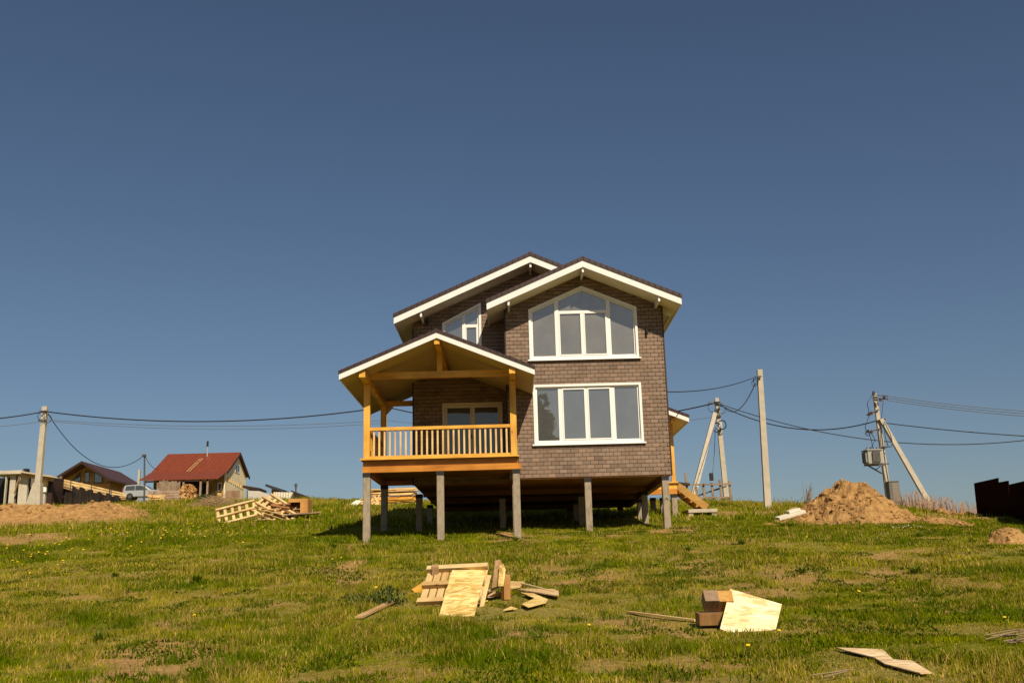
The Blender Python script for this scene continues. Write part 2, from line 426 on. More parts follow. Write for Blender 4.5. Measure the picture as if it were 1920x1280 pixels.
def scatter(n, y0, y1, pw=1.0):
    Y = y0+(y1-y0)*RNG.random(n)**pw
    X = (RNG.random(n)*2-1)*(.53*Y+4.2)
    return X, Y
def gcolors(X, Y):
    n = len(X)
    d = dry(X, Y); g = fbm(X/1.7, Y/1.1, 51); k = RNG.random(n)
    lush = np.array([.096, .148, .002]); mid = np.array([.215, .232, .003]); yel = np.array([.30, .27, .007]); straw = np.array([.46, .325, .085])
    t = sstep(.3, .7, g)[:, None]
    c = lush*(1-t)+mid*t
    c = c*(1-(.65*d)[:, None]) + yel*(.65*d)[:, None]
    isdry = k < (.05+.34*d)
    c = np.where(isdry[:, None], straw, c)
    return c*(RNG.uniform(.7, 1.3, n)*(.62+.76*fbm(X/.35, Y/.5, 57, 3)))[:, None]
LOWZ = []
for (xa, ya, xb, yb, rad) in [(1575, 1232, 1745, 1272, .38), (672, 1163, 745, 1135, .22), (1178, 1155, 1306, 1172, .2), (960, 1125, 1048, 1132, .4), (940, 1152, 1030, 1142, .3), (790, 1140, 905, 1145, .3), (825, 1160, 890, 1161, .22), (1310, 1175, 1455, 1188, .25), (1840, 1212, 1925, 1222, .2), (1520, 1279, 1600, 1275, .15)]:
    LOWZ.append((np.array(hit(xa, min(ya, 1279))[:2]), np.array(hit(xb, min(yb, 1279))[:2]), rad))
def lowmul(X, Y):
    f = np.ones(len(X))
    for a, b_, rad in LOWZ:
        d = b_-a; q = np.clip(((X-a[0])*d[0]+(Y-a[1])*d[1])/(d@d), 0, 1)
        dist = np.hypot(X-a[0]-q*d[0], Y-a[1]-q*d[1])
        f = np.minimum(f, .38+.62*sstep(rad*.7, rad*1.5, dist))
    return f
GR = []
for (n, y0, y1, pw, h0, h1, w0) in [(410000, 9.0, 20, .85, .035, .085, .011), (300000, 20, 34, .9, .04, .10, .016), (210000, 34, 63, .9, .07, .16, .03)]:
    X, Y = scatter(n, y0, y1, pw)
    s = soil(X, Y); cl = fbm(X/.45, Y/.45, 61, 3); pt = fbm(X/1.7, Y/1.1, 51)
    keep = (RNG.random(n) > s*.93) & (RNG.random(n) < .6+1.0*sstep(.35, .6, cl))
    under = (X > -2.9) & (X < 4.6) & (Y > 33) & (Y < 41.5)
    keep &= ~(under & (RNG.random(n) < .8))
    X, Y, cl, pt = X[keep], Y[keep], cl[keep], pt[keep]
    H = RNG.uniform(h0, h1, len(X))*(.65+.9*sstep(.4, .68, cl))*(1.45-.8*sstep(.25, .65, pt))
    GR.append(blades('grass', X, Y, H, RNG.uniform(.7, 1.3, len(X))*w0, gcolors(X, Y)))
# tall lush tufts
tx, ty = scatter(1500, 9, 33); keep = fbm(tx/3, ty/3, 77) > .5
tx, ty = tx[keep], ty[keep]
k = 26; X = np.repeat(tx, k)+RNG.normal(0, .09, len(tx)*k); Y = np.repeat(ty, k)+RNG.normal(0, .09, len(tx)*k)
GR.append(blades('grass', X, Y, RNG.uniform(.05, .14, len(X)), RNG.uniform(.010, .018, len(X)), np.array([.085, .125, .006])*RNG.uniform(.6, 1.4, (len(X), 1)), .6))
# broad low leaves (clover and plantain) and flattened dead stalks between the blades
X, Y = scatter(320000, 9, 33, .85); keep = fbm(X/.7, Y/.5, 83, 3)*.6+fbm(X/3, Y/2, 84)*.4 > .53
X, Y = X[keep], Y[keep]
GR.append(blades('grass', X, Y, RNG.uniform(.02, .065, len(X)), RNG.uniform(.018, .035, len(X)), np.array([.08, .120, .003])*RNG.uniform(.45, 1.4, (len(X), 1)), 1.1))
X, Y = scatter(190000, 9, 36, .85); keep = RNG.random(len(X)) < .12+.9*dry(X, Y)
X, Y = X[keep], Y[keep]
GR.append(blades('grass', X, Y, RNG.uniform(.012, .04, len(X)), RNG.uniform(.006, .013, len(X)), np.array([.44, .31, .095])*RNG.uniform(.5, 1.25, (len(X), 1)), 3.2))
g0 = GR[0]
for o in GR: tag(o, kind='stuff')
with bpy.context.temp_override(active_object=g0, selected_editable_objects=GR, selected_objects=GR, object=g0):
    bpy.ops.object.join()
g0.name = 'grass'

# plants that can be told apart
LEAF = vcolmat('weed leaves', .6, .3, .15, 8, .25)
def leafplant(name, label, x, y, h, n, col, spread=.5, cat='weed', group=None, lw=.25):
    mb = MB(); z = gz(x, y)-.01
    for i in range(n):
        a = random.uniform(0, 2*PI); L = h*random.uniform(.5, 1.1); el = random.uniform(.35, 1.35)
        d = Vector((math.cos(a)*math.cos(el)*spread*2, math.sin(a)*math.cos(el)*spread*2, math.sin(el)))*L
        s = Vector((-math.sin(a), math.cos(a), 0))*L*lw*.5
        b0 = Vector((x+random.uniform(-1, 1)*h*.15, y+random.uniform(-1, 1)*h*.15, z+random.random()*h*.3))
        k = random.uniform(.6, 1.35); c_ = sc3(col, k)
        mb.add([b0, b0+d*.55+s, b0+d, b0+d*.55-s], [(0, 1, 2, 3)], c_)
    return tag(mb.build(name, LEAF, vcol=True), label, cat, group)
wp, wy = scatter(400, 10, 30); sel = [i for i in range(400) if fbm(wp[i]/4, wy[i]/4, 91) > .5][:30]
for i in sel:
    leafplant('weed_plant', 'dark green broadleaf weed growing low among the meadow grass', float(wp[i]), float(wy[i]), random.uniform(.09, .17), 60, (.13, .18, .010), .7, group='broadleaf weeds in the meadow')
FLOW = vcolmat('dandelion petals', .6, .2, .1, 10, .2)
fl = []
for (cx, cy, n, sx, sy) in [(330, 1000, 60, 90, 14), (90, 1045, 30, 60, 25), (250, 1010, 30, 120, 20), (960, 1130, 16, 900, 80)]:
    for i in range(n):
        px, py = random.gauss(cx, sx), random.gauss(cy, sy)
        if not (-20 < px < 1940 and 985 < py < 1290): continue
        fl.append(hit(px, min(py, 1278)))
for p in fl:
    mb = MB(); h = random.uniform(.12, .2); r = random.uniform(.024, .036)
    mb.tube([p-Vector((0, 0, .02)), p+Vector((0, 0, h))], .004, 4, (.06, .09, .02))
    top = p+Vector((0, 0, h)); tilt = Vector((random.uniform(-.3, .3), -.45, 1)).normalized()
    u = tilt.cross(Vector((1, 0, 0))).normalized(); w_ = tilt.cross(u)
    ring = [top+(u*math.cos(2*PI*k/9)+w_*math.sin(2*PI*k/9))*r*(1 if k % 2 else .8)+tilt*.012 for k in range(9)]
    mb.add([top-tilt*.012]+ring+[top+tilt*.02], [(0, k+1, (k+1) % 9+1) for k in range(9)]+[(10, (k+1) % 9+1, k+1) for k in range(9)], (.80, .55, .02))
    tag(mb.build('dandelion', FLOW, vcol=True), 'small yellow dandelion flower standing in the grass', 'flower', 'yellow dandelions in the meadow')


# ================================================================== THE HOUSE
house = thing('country_house', 'two storey brown shingle house on concrete piles with a timber veranda', 'house', (0, 31, gz(0, 31)))
FLOORD = wood('dark low bounce decking', (.20, .10, .035), 'X', .7, .3)  # unseen deck top coloured dark to cut light bounced up into the veranda
FZ = 3.10                                    # underside of the floor
WX0, WX1, WY, WA, WAZ, WS = -.10, 4.80, 31.0, 2.33, 9.75, .43      # front wing
MX0, MX1, MY, MA, MAZ, MS = -3.08, 4.77, 32.1, .75, 10.29, .44     # main block
BACK = 42.2
def wtop(x): return WAZ-WS*abs(x-WA)
def mtop(x): return MAZ-MS*abs(x-MA)

# ---- openings (outer edge of the casing)
class Op: pass
def mkop(poly): o = Op(); o.poly = poly; o.x0 = min(p[0] for p in poly); o.x1 = max(p[0] for p in poly); o.z0 = min(p[1] for p in poly); return o
def otop(o, x):
    """height of the opening's top edge at x"""
    best = o.z0; n = len(o.poly)
    for i in range(n):
        (xa, za), (xb, zb) = o.poly[i], o.poly[(i+1) % n]
        if abs(xb-xa) > 1e-6 and min(xa, xb)-1e-6 <= x <= max(xa, xb)+1e-6:
            best = max(best, za+(zb-za)*(x-xa)/(xb-xa))
    return best
LOW = mkop([(.70, 4.10), (4.03, 4.10), (4.03, 5.95), (.70, 5.95)])
UPW = mkop([(.63, 6.73), (4.02, 6.73), (4.02, 8.35), (2.325, 9.08), (.63, 8.35)])
TRI = mkop([(-2.14, 6.55), (-.88, 6.55), (-.88, 8.93), (-2.14, 8.27)])
DOOR = mkop([(-2.16, 3.56), (-.26, 3.56), (-.26, 5.64), (-2.16, 5.64)])

def shingles(name, x0, x1, z0, topfn, yface, ops, parent, axis='front', seed=1):
    rnd = random.Random(seed); mb = MB()
    cw, ch, g = .236, .1215, .010
    row = 0; z = z0
    zmax = max(topfn(x0+(x1-x0)*k/40) for k in range(41))
    while z < zmax:
        off = (row % 2)*cw/2
        x = x0-off
        while x < x1:
            a, b_ = max(x, x0)+(g/2 if x > x0 else 0), min(x+cw, x1)-g/2
            x += cw
            if b_-a < .02: continue
            c = rnd.uniform(.83, 1.17); w2 = rnd.uniform(-.03, .03)
            col = (.215*c*(1+w2), .150*c, .110*c*(1-w2))
            if rnd.random() < .06: col = sc3(col, .8)
            halves = [(a, b_)]
            xm = (a+b_)/2
            if any(o.x0-.3 < xm < o.x1+.3 for o in ops):
                k = 4; halves = [(a+(b_-a)*i/k, a+(b_-a)*(i+1)/k) for i in range(k)]
            for (p, q) in halves:
                m = (p+q)/2; za, zb = z, z+ch-.004
                tp = topfn(m)
                if za > tp: continue
                zb = min(zb, tp)
                segs = [(za, zb)]
                for o in ops:
                    if o.x0+.03 < m < o.x1-.03:
                        t = otop(o, m)-.035; bt = o.z0+.03; ns = []
                        for (s0, s1) in segs:
                            if s1 <= bt or s0 >= t: ns.append((s0, s1)); continue
                            if s0 < bt: ns.append((s0, bt))
                            if s1 > t: ns.append((t, s1))
                        segs = ns
                for (s0, s1) in segs:
                    if s1-s0 < .004: continue
                    f0 = yface-.014; f1 = yface-.002; bk = yface+.10
                    r = .018 if len(halves) == 1 else 0
                    s0g = s0+(.008 if s0 == za else 0)
                    # lower corners rounded off as on cut tabs
                    pts = [(p, s0g+r), (p+r*1.3, s0g), (q-r*1.3, s0g), (q, s0g+r), (q, s1), (p, s1)] if r else [(p, s0g), (q, s0g), (q, s1), (p, s1)]
                    n = len(pts)
                    def yy(zz): return f0+(f1-f0)*(zz-s0)/max(s1-s0, 1e-4)
                    if axis == 'front':
                        vs = [(X, yy(Z), Z) for X, Z in pts]+[(X, bk, Z) for X, Z in pts]
                    elif axis == 'right':
                        vs = [(2*yface-yy(Z), X, Z) for X, Z in pts]+[(2*yface-bk, X, Z) for X, Z in pts]
                    else:
                        vs = [(yy(Z), X, Z) for X, Z in pts]+[(bk, X, Z) for X, Z in pts]
                    mb.add(vs, [tuple(range(n)), tuple(range(n, 2*n))[::-1]]+[(i, n+i, n+(i+1) % n, (i+1) % n) for i in range(n)], col)
        z += ch; row += 1
    return mb.build(name, SHING, parent, vcol=True)

# sheathing behind the shingles (closed body), then the shingle skin
mb = MB()
def gable_poly(x0, x1, z0, fn, ap, drop=.2): return [(x0, z0), (x1, z0), (x1, fn(x1)-drop), (ap, fn(ap)-drop), (x0, fn(x0)-drop)]
mb.prism(gable_poly(WX0+.1, WX1-.1, FZ+.02, wtop, WA), WY+.1, MY+.1)
mb.prism(gable_poly(MX0+.1, MX1-.1, FZ+.02, mtop, MA), MY+.1, BACK-.1)
mb.build('wall_core', surf('brown underlay', (.07, .045, .032), .8, .1), house)
shingles('wall', WX0, WX1, FZ, lambda x: wtop(x)-.2, WY, [LOW, UPW], house, seed=2)
shingles('wall', MX0, WX0, FZ, lambda x: mtop(x)-.2, MY, [TRI, DOOR], house, seed=3)
shingles('wall', WX0+.001, 2.2, 8.45, lambda x: mtop(x)-.2, MY, [], house, seed=8)
shingles('wall', WY+.1, BACK, FZ, lambda y: 8.2, WX1, [], house, 'right', 4)
shingles('wall', MY+.1, BACK, FZ, lambda y: 8.2, MX0, [], house, 'left', 5)
shingles('wall', WY+.1, MY, FZ, lambda y: 8.2, WX0, [], house, 'left', 6)
mb = MB(); mb.prism(gable_poly(MX0, MX1, FZ, mtop, MA), BACK-.1, BACK); mb.build('wall', BROWNTRIM, house)
# corner trims
mb = MB()
mb.box(WX1-.005, WX1+.035, WY-.02, WY+.10, FZ-.02, 8.35); mb.build('corner_trim', BROWNTRIM, house)
mb = MB(); mb.box(WX0-.03, WX0+.012, WY-.02, WY+.10, FZ-.02, 8.35); mb.build('corner_trim', BROWNTRIM, house)
mb = MB(); mb.box(MX0-.03, MX0+.012, MY-.02, MY+.10, FZ-.02, 8.1); mb.build('corner_trim', BROWNTRIM, house)

# ---- roofs
def slope_slab(mb, x0, x1, y0, y1, fn, d0, d1):
    """sheet following the roof height fn(x) between x0..x1, from d0 to d1 below it"""
    vs = [(x0, y0, fn(x0)-d1), (x1, y0, fn(x1)-d1), (x1, y1, fn(x1)-d1), (x0, y1, fn(x0)-d1), (x0, y0, fn(x0)-d0), (x1, y0, fn(x1)-d0), (x1, y1, fn(x1)-d0), (x0, y1, fn(x0)-d0)]
    mb.add(vs, [(0, 3, 2, 1), (4, 5, 6, 7), (0, 1, 5, 4), (1, 2, 6, 5), (2, 3, 7, 6), (3, 0, 4, 7)])
WF, MF = 30.07, 31.15
def roof(x0, ap, x1, y0, y1, fn, th, dk, brk):
    mb = MB()
    slope_slab(mb, x0-.02, ap, y0-.03, y1, fn, 0, dk); slope_slab(mb, ap, x1+.02, y0-.03, y1, fn, 0, dk)
    mb.beam((ap, y0-.032, fn(ap)-.012), (ap, y1, fn(ap)-.012), .12, .03)
    r = mb.build('roof', ROOFB, house)
    mb = MB()                                # barge boards on the front, eave boards along the sides
    slope_slab(mb, x0, ap, y0, y0+.035, fn, dk, th); slope_slab(mb, ap, x1, y0, y0+.035, fn, dk, th)
    mb.build('fascia', WHITE, r)
    mb = MB(); mb.box(x0, x0+.03, y0+.035, y1, fn(x0)-th, fn(x0)-dk-.012); mb.build('eave_board', WHITE, r)
    mb = MB(); mb.box(x1-.03, x1, y0+.035, y1, fn(x1)-th, fn(x1)-dk-.012); mb.build('eave_board', WHITE, r)
    mb = MB()
    slope_slab(mb, x0+.03, ap, y0+.035, y1, fn, th-.05, th-.02); slope_slab(mb, ap, x1-.03, y0+.035, y1, fn, th-.05, th-.02)
    mb.build('soffit', SOFFIT, r)
    for bx in brk:                           # purlin ends carrying the overhang
        mb = MB(); zt = fn(bx)-th+.0
        mb.box(bx-.03, bx+.03, y0+.06, y0+.97, zt-.15, zt+.015); mb.build('purlin_end', WHITE, r)
    return r
roof(-.65, WA, 5.29, WF, 35.2, wtop, .33, .115, (.02, WA, 4.62))
roof(-3.60, MA, 5.10, MF, BACK+.6, mtop, .33, .115, (-2.75, MA))

# ---- windows
def ring(mb, outer, inner, y0, y1):
    n = len(outer)
    vs = [(x, y0, z) for x, z in outer]+[(x, y0, z) for x, z in inner]+[(x, y1, z) for x, z in outer]+[(x, y1, z) for x, z in inner]
    fs = []
    for i in range(n):
        j = (i+1) % n
        fs += [(i, j, n+j, n+i), (2*n+i, 3*n+i, 3*n+j, 2*n+j), (i, 2*n+i, 2*n+j, j), (n+i, n+j, 3*n+j, 3*n+i)]
    mb.add(vs, fs)
def inset(poly, d):
    n = len(poly); out = []
    for i in range(n):
        a = Vector(poly[i-1]); b_ = Vector(poly[i]); c_ = Vector(poly[(i+1) % n])
        d1 = (b_-a).normalized(); d2 = (c_-b_).normalized()
        n1 = Vector((-d1.y, d1.x)); n2 = Vector((-d2.y, d2.x))
        k = d/(1+n1.dot(n2)); q = b_+(n1+n2)*k
        out.append((q.x, q.y))
    return out
def clip_poly(poly, x0, x1):
    """part of a convex outline between x0 and x1"""
    for (lim, sgn) in ((x0, 1), (x1, -1)):
        out = []
        for i in range(len(poly)):
            a = poly[i]; b_ = poly[(i+1) % len(poly)]
            ia = sgn*(a[0]-lim) >= 0; ib = sgn*(b_[0]-lim) >= 0
            if ia: out.append(a)
            if ia != ib:
                t = (lim-a[0])/(b_[0]-a[0]); out.append((lim, a[1]+t*(b_[1]-a[1])))
        poly = out
    return poly
def clip_z(poly, z0, z1):
    return [(b_, a) for a, b_ in clip_poly([(z, x) for x, z in poly], z0, z1)]
def window(op, y, panes, mull, frame_mat, pane_mat, trans=None, sash=(), sill=True, name='window', casing=.075, case_mat=None):
    mb = MB(); ring(mb, op.poly, inset(op.poly, casing), y-.035, y+.099)
    w_ = mb.build(name, case_mat or frame_mat, house)
    inner = inset(op.poly, casing+.001); fr_in = inset(op.poly, casing+.05)
    mb = MB(); ring(mb, inner, fr_in, y+.035, y+.095)
    for (a, b_) in mull:
        q = clip_poly(fr_in, a, b_); mb.prism(q, y+.032, y+.094)
    if trans:
        z, x0, x1 = trans; mb.box(x0, x1, y+.034, y+.093, z-.028, z+.028)
    mb.build('frame', frame_mat, w_)
    for (a, b_, z0, z1, sa) in panes:
        q = clip_poly(fr_in, a, b_)
        q = clip_z(q, z0 if z0 else -99, z1 if z1 else 99)
        if sa:
            mb = MB(); q2 = inset(q, .040) ; ring(mb, inset(q, .002), q2, y+.02, y+.085); mb.build('sash', frame_mat, w_)
            q = q2
        mb = MB(); mb.prism(inset(q, -.012), y+.070, y+.082); mb.build('pane', pane_mat, w_)
    if sill:
        mb = MB(); x0, x1, z = op.x0, op.x1, op.z0
        mb.prism([(y-.10, z-.035), (y-.095, z-.008), (y-.036, z+.012), (y-.036, z-.035)], x0-.06, x1+.06, 'X'); mb.build('sill', frame_mat, w_)
    return w_
window(LOW, WY, [(.79, 1.47, 0, 0, 0), (1.59, 2.31, 0, 0, 1), (2.37, 3.09, 0, 0, 1), (3.21, 3.94, 0, 0, 0)], [(1.47, 1.59), (2.31, 2.37), (3.09, 3.21)], PVC, GLASS)
window(UPW, WY, [(.72, 1.45, 0, 0, 0), (1.57, 2.29, 0, 8.236, 1), (2.35, 3.07, 0, 8.236, 1), (3.19, 3.95, 0, 0, 0), (1.57, 3.07, 8.294, 0, 0)], [(1.45, 1.57), (3.07, 3.19)], PVC, GLASSU, trans=(8.265, 1.57, 3.07))
# post between the two opening sashes of the upper window
mb = MB(); mb.box(2.29, 2.35, WY+.031, WY+.092, 6.86, 8.229); mb.build('window_post', PVC, house)
window(TRI, MY, [(-2.0, -1.5, 0, 0, 0), (-1.4, -.95, 0, 8.15, 1), (-1.4, -.95, 8.22, 0, 0)], [(-1.5, -1.4)], PVC, GLASS, trans=(8.185, -1.4, -.95), sill=False)
window(DOOR, MY, [(-2.1, -1.24, 0, 0, 1), (-1.18, -.3, 0, 0, 1)], [(-1.24, -1.18)], CREAMPVC, GLASSD, sill=False, name='glazed_door', casing=.06)
mb = MB(); mb.box(-1.27, -1.24, MY-.03, MY+.02, 4.5, 4.64); mb.build('door_handle', STEEL, house)
# wall lamps: small dark brackets
for (x, y, z) in ((4.30, WY, 7.55), (-2.63, MY, 8.32)):
    mb = MB(); mb.box(x-.04, x+.04, y-.05, y-.013, z-.07, z+.07); mb.cyl((x, y-.10, z-.03), .035, .16, 'Z', 10); mb.build('wall_lamp', BLACK, house)

# ---- floor underside and beams
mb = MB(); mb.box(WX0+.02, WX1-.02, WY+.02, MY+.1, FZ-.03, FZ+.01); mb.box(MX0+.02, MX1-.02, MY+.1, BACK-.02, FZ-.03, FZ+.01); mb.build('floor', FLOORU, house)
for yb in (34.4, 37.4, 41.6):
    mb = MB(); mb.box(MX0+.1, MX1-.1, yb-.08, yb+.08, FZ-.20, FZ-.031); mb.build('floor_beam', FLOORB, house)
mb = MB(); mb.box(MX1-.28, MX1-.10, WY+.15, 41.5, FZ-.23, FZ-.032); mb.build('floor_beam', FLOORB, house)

# ---- piles
def pile(x, y, top, mark=False, wd=.2):
    z0 = gz(x, y)-.4; mb = MB(); h = wd/2
    mb.prism([(x-h, y-h+.015), (x-h+.015, y-h), (x+h-.015, y-h), (x+h, y-h+.015), (x+h, y+h), (x-h, y+h)], z0, top-.05, 'Z')
    p = mb.build('pile', CONC, house)
    mb = MB(); mb.box(x-h-.012, x+h+.012, y-h-.012, y+h+.012, top-.12, top); mb.build('pile_cap', BLACK, p)
    if mark:
        mb = MB()
        mb.beam((x-.05, y-h-.004, z0+1.22), (x, y-h-.004, z0+1.30), .01, .03, up=(0, 1, 0)); mb.beam((x+.05, y-h-.004, z0+1.22), (x, y-h-.004, z0+1.30), .01, .03, up=(0, 1, 0))
        mb.build('arrow_mark', BLACK, p)
    return p
for x in (-4.10, -2.03, .11): pile(x, 29.0, 3.16)
for x in (2.27, 4.61): pile(x, 31.14, FZ-.032, x > 4)
pile(.09, 31.2, FZ-.032)
pile(-4.08, 32.8, 3.16); pile(-3.02, 33.3, FZ-.2)
for x in (-.35, 2.27, 4.38): pile(x, 34.4, FZ-.2)
for x in (-3.0, -.35, 2.27, 4.58): pile(x, 37.4, FZ-.23)
for x in (-3.0, -.35, 2.27, 4.3): pile(x, 41.6, FZ-.2)

# ---- veranda
DA, DAZ, DS = -2.02, 7.01, .412
def dtop(x): return DAZ-DS*abs(x-DA)
DX0, DX1, DF = -4.735, .695, 27.84
mb = MB()
slope_slab(mb, DX0-.02, -3.1, DF-.03, 34.1, dtop, 0, .085); slope_slab(mb, -3.1, DA, DF-.03, MY-.016, dtop, 0, .085)
slope_slab(mb, DA, WX0-.03, DF-.03, MY-.016, dtop, 0, .085); slope_slab(mb, WX0-.03, DX1+.02, DF-.03, WY-.022, dtop, 0, .085)
mb.beam((DA, DF-.032, DAZ-.012), (DA, MY-.02, DAZ-.012), .12, .03)
vr = mb.build('veranda_roof', ROOFB, house)
TH = .255
mb = MB(); slope_slab(mb, DX0, DA, DF, DF+.035, dtop, .085, TH); slope_slab(mb, DA, DX1, DF, DF+.035, dtop, .085, TH); mb.build('fascia', WHITE, vr)
mb = MB(); mb.box(DX0, DX0+.03, DF+.035, 34.1, dtop(DX0)-TH, dtop(DX0)-.097); mb.build('eave_board', WHITE, vr)
mb = MB(); mb.box(DX1-.03, DX1, DF+.035, WY-.022, dtop(DX1)-TH, dtop(DX1)-.097); mb.build('eave_board', WHITE, vr)
mb = MB()
slope_slab(mb, DX0+.03, -3.1, DF+.035, 34.05, dtop, TH-.05, TH-.02); slope_slab(mb, -3.1, DA, DF+.035, MY-.016, dtop, TH-.05, TH-.02)
slope_slab(mb, DA, WX0-.03, DF+.035, MY-.016, dtop, TH-.05, TH-.02); slope_slab(mb, WX0-.03, DX1-.03, DF+.035, WY-.022, dtop, TH-.05, TH-.02)
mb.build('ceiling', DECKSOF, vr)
PXL, PXR = -4.11, .07
zt = dtop(PXL)-TH+.005
for x, y1 in ((PXL, 33.8), (PXR, WY-.03)):
    mb = MB(); mb.box(x-.085, x+.085, DF+.09, y1, zt-.19, zt-.0); mb.build('wall_plate', OWY, house)
mb = MB(); zr = DAZ-TH+.005; mb.box(DA-.075, DA+.075, DF+.06, MY-.02, zr-.17, zr-.02); mb.build('ridge_beam', OWY, house)
mb = MB(); mb.box(PXL+.086, PXR-.086, 28.93, 29.07, 5.85, 6.035); mb.build('tie_beam', OWX, house)
mb = MB(); mb.box(DA-.075, DA+.075, 28.932, 29.068, 6.036, zr-.171); mb.build('king_post', OWZ, house)
FLZ = 3.545
for x in (PXL, PXR):
    mb = MB(); mb.box(x-.09, x+.09, 28.91, 29.09, FLZ, zt-.191); mb.build('veranda_post', OWZ, house, bevel=.008)
mb = MB(); mb.box(PXL-.085, PXL+.085, 32.68, 32.85, FLZ, zt-.191); mb.build('veranda_post', OWZ, house)
mb = MB(); mb.box(PXL+.086, MX0-.032, 32.70, 32.83, 5.71, 5.87); mb.build('tie_beam', OWX, house)
mb = MB(); mb.beam((PXL+.05, 32.765, 5.45), (PXL+.28, 32.765, 5.705), .08, .08); mb.build('brace', OWZ, house)
# deck
mb = MB()
n = 30
for i in range(n):
    ya = 28.79+i*(32.95-28.79)/n; x1 = .20 if ya < WY-.2 else WX0-.04
    if ya > MY-.16: x1 = MX0-.04
    mb.box(-4.27, x1, ya, ya+(32.95-28.79)/n-.006, FLZ-.04, FLZ)
mb.build('veranda_floor', FLOORD, house)
mb = MB(); mb.box(-4.275, .205, 28.765, 28.789, FLZ-.045, FLZ+.003); mb.build('floor_edge', OWX, house)
mb = MB(); mb.box(-4.21, .17, 28.94, 29.0, 3.325, FLZ-.041); mb.build('rim_joist', ODX, house)
mb = MB(); mb.box(-4.22, .26, 28.90, 29.08, 3.161, 3.324); mb.build('veranda_beam', ODX, house)
mb = MB(); mb.box(-4.21, -4.15, 29.0, 32.9, 3.326, FLZ-.041); mb.build('rim_joist', OWY, house)
mb = MB(); mb.box(-4.2, -3.13, 32.72, 32.9, 3.161, 3.324); mb.box(-4.2, -4.03, 29.081, 32.719, 3.161, 3.324); mb.build('veranda_beam', ODX, house)
mb = MB()
for i in range(9): x = -3.75+i*.46; mb.box(x-.025, x+.025, 29.001, 30.95 if x > -.2 else 31.98, 3.33, FLZ-.042)
mb.build('floor_joists', FLOORB, house)
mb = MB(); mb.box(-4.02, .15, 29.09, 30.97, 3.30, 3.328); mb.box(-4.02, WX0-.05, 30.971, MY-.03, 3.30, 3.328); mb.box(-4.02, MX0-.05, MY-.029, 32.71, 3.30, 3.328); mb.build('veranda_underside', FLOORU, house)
# railings
def railing(a, b_, n, side):
    mb = MB()
    if side == 'front':
        mb.box(a, b_, 28.94, 29.06, 4.355, 4.445); r = mb.build('railing', OWX, house)
        mb = MB(); mb.box(a, b_, 28.955, 29.045, FLZ+.012, FLZ+.085); mb.build('bottom_rail', OWX, r)
        for i in range(n):
            x = a+(b_-a)*(i+.75)/(n+.5); mb = MB(); mb.box(x-.025, x+.025, 28.975, 29.025, FLZ+.086, 4.354); mb.build('baluster', YWZ, r)
    else:
        x = PXL
        mb.box(x-.06, x+.06, a, b_, 4.355, 4.445); r = mb.build('railing', OWY, house)
        mb = MB(); mb.box(x-.045, x+.045, a, b_, FLZ+.012, FLZ+.085); mb.build('bottom_rail', OWY, r)
        for i in range(n):
            y = a+(b_-a)*(i+.75)/(n+.5); mb = MB(); mb.box(x-.025, x+.025, y-.025, y+.025, FLZ+.086, 4.354); mb.build('baluster', OWZ, r)
railing(PXL+.09, PXR-.09, 26, 'front')
railing(29.09, 32.68, 22, 'side')

# ---- side porch on the right with its stair
sx0 = WX1+.04
px_ = 6.0
PT = lambda x: 5.91+.41*(6.55-x)
mb = MB(); slope_slab(mb, sx0, 6.57, 37.3, 41.5, PT, 0, .09); pr = mb.build('porch_roof', ROOFB, house)
mb = MB(); slope_slab(mb, sx0, 6.55, 37.33, 37.365, PT, .09, .27); mb.build('fascia', WHITE, pr)
mb = MB(); mb.box(6.52, 6.55, 37.366, 41.5, PT(6.55)-.27, PT(6.55)-.105); mb.build('eave_board', WHITE, pr)
mb = MB(); slope_slab(mb, sx0, 6.52, 37.366, 41.45, PT, .22, .25); mb.build('ceiling', SOFFIT, pr)
zt2 = PT(px_)-.255
mb = MB(); mb.box(px_-.07, px_+.07, 37.5, 41.4, zt2-.19, zt2-.03); mb.build('wall_plate', OWY, house)
for y in (38.3, 41.2):
    mb = MB(); mb.box(px_-.075, px_+.075, y-.075, y+.075, FLZ, zt2-.191); mb.build('porch_post', OWZ, house)
mb = MB()
for i in range(22): mb.box(sx0, px_+.14, 38.1+i*.15, 38.1+i*.15+.143, FLZ-.045, FLZ)
mb.build('porch_floor', OWX, house)
mb = MB(); mb.box(4.1, px_+.09, 38.19, 38.25, 3.29, FLZ-.046); mb.build('rim_joist', OWX, house)
mb = MB(); mb.box(4.1, px_+.09, 38.17, 38.33, 3.10, 3.289); mb.build('porch_beam', ODX, house)
pile(px_-.03, 38.3, 3.099); pile(px_-.03, 41.2, 3.2); pile(px_-.45, 41.0, 3.2)
stp = P(1326, 954, 38.45)
STW = wood('ochre stair board', (.42, .24, .06), 'X', .6, .3)
st0 = Vector((px_+.15, 38.45, FLZ-.02))
mb = MB(); mb.beam(st0+Vector((0, 0, -.1)), (stp.x, 38.45, stp.z+.06), .05, .26); stair = mb.build('stair', STW, house)
mb = MB(); mb.beam(st0+Vector((0, 1.2, -.1)), (stp.x, 39.65, stp.z+.06), .05, .26); mb.build('stringer', STW, stair)
for i in range(5):
    t = (i+.7)/5.2; q = st0.lerp(Vector((stp.x, 38.45, stp.z+.06)), t)
    mb = MB(); mb.box(q.x-.14, q.x+.14, 38.48, 39.62, q.z-.05, q.z-.01); mb.build('tread', OWY, stair)
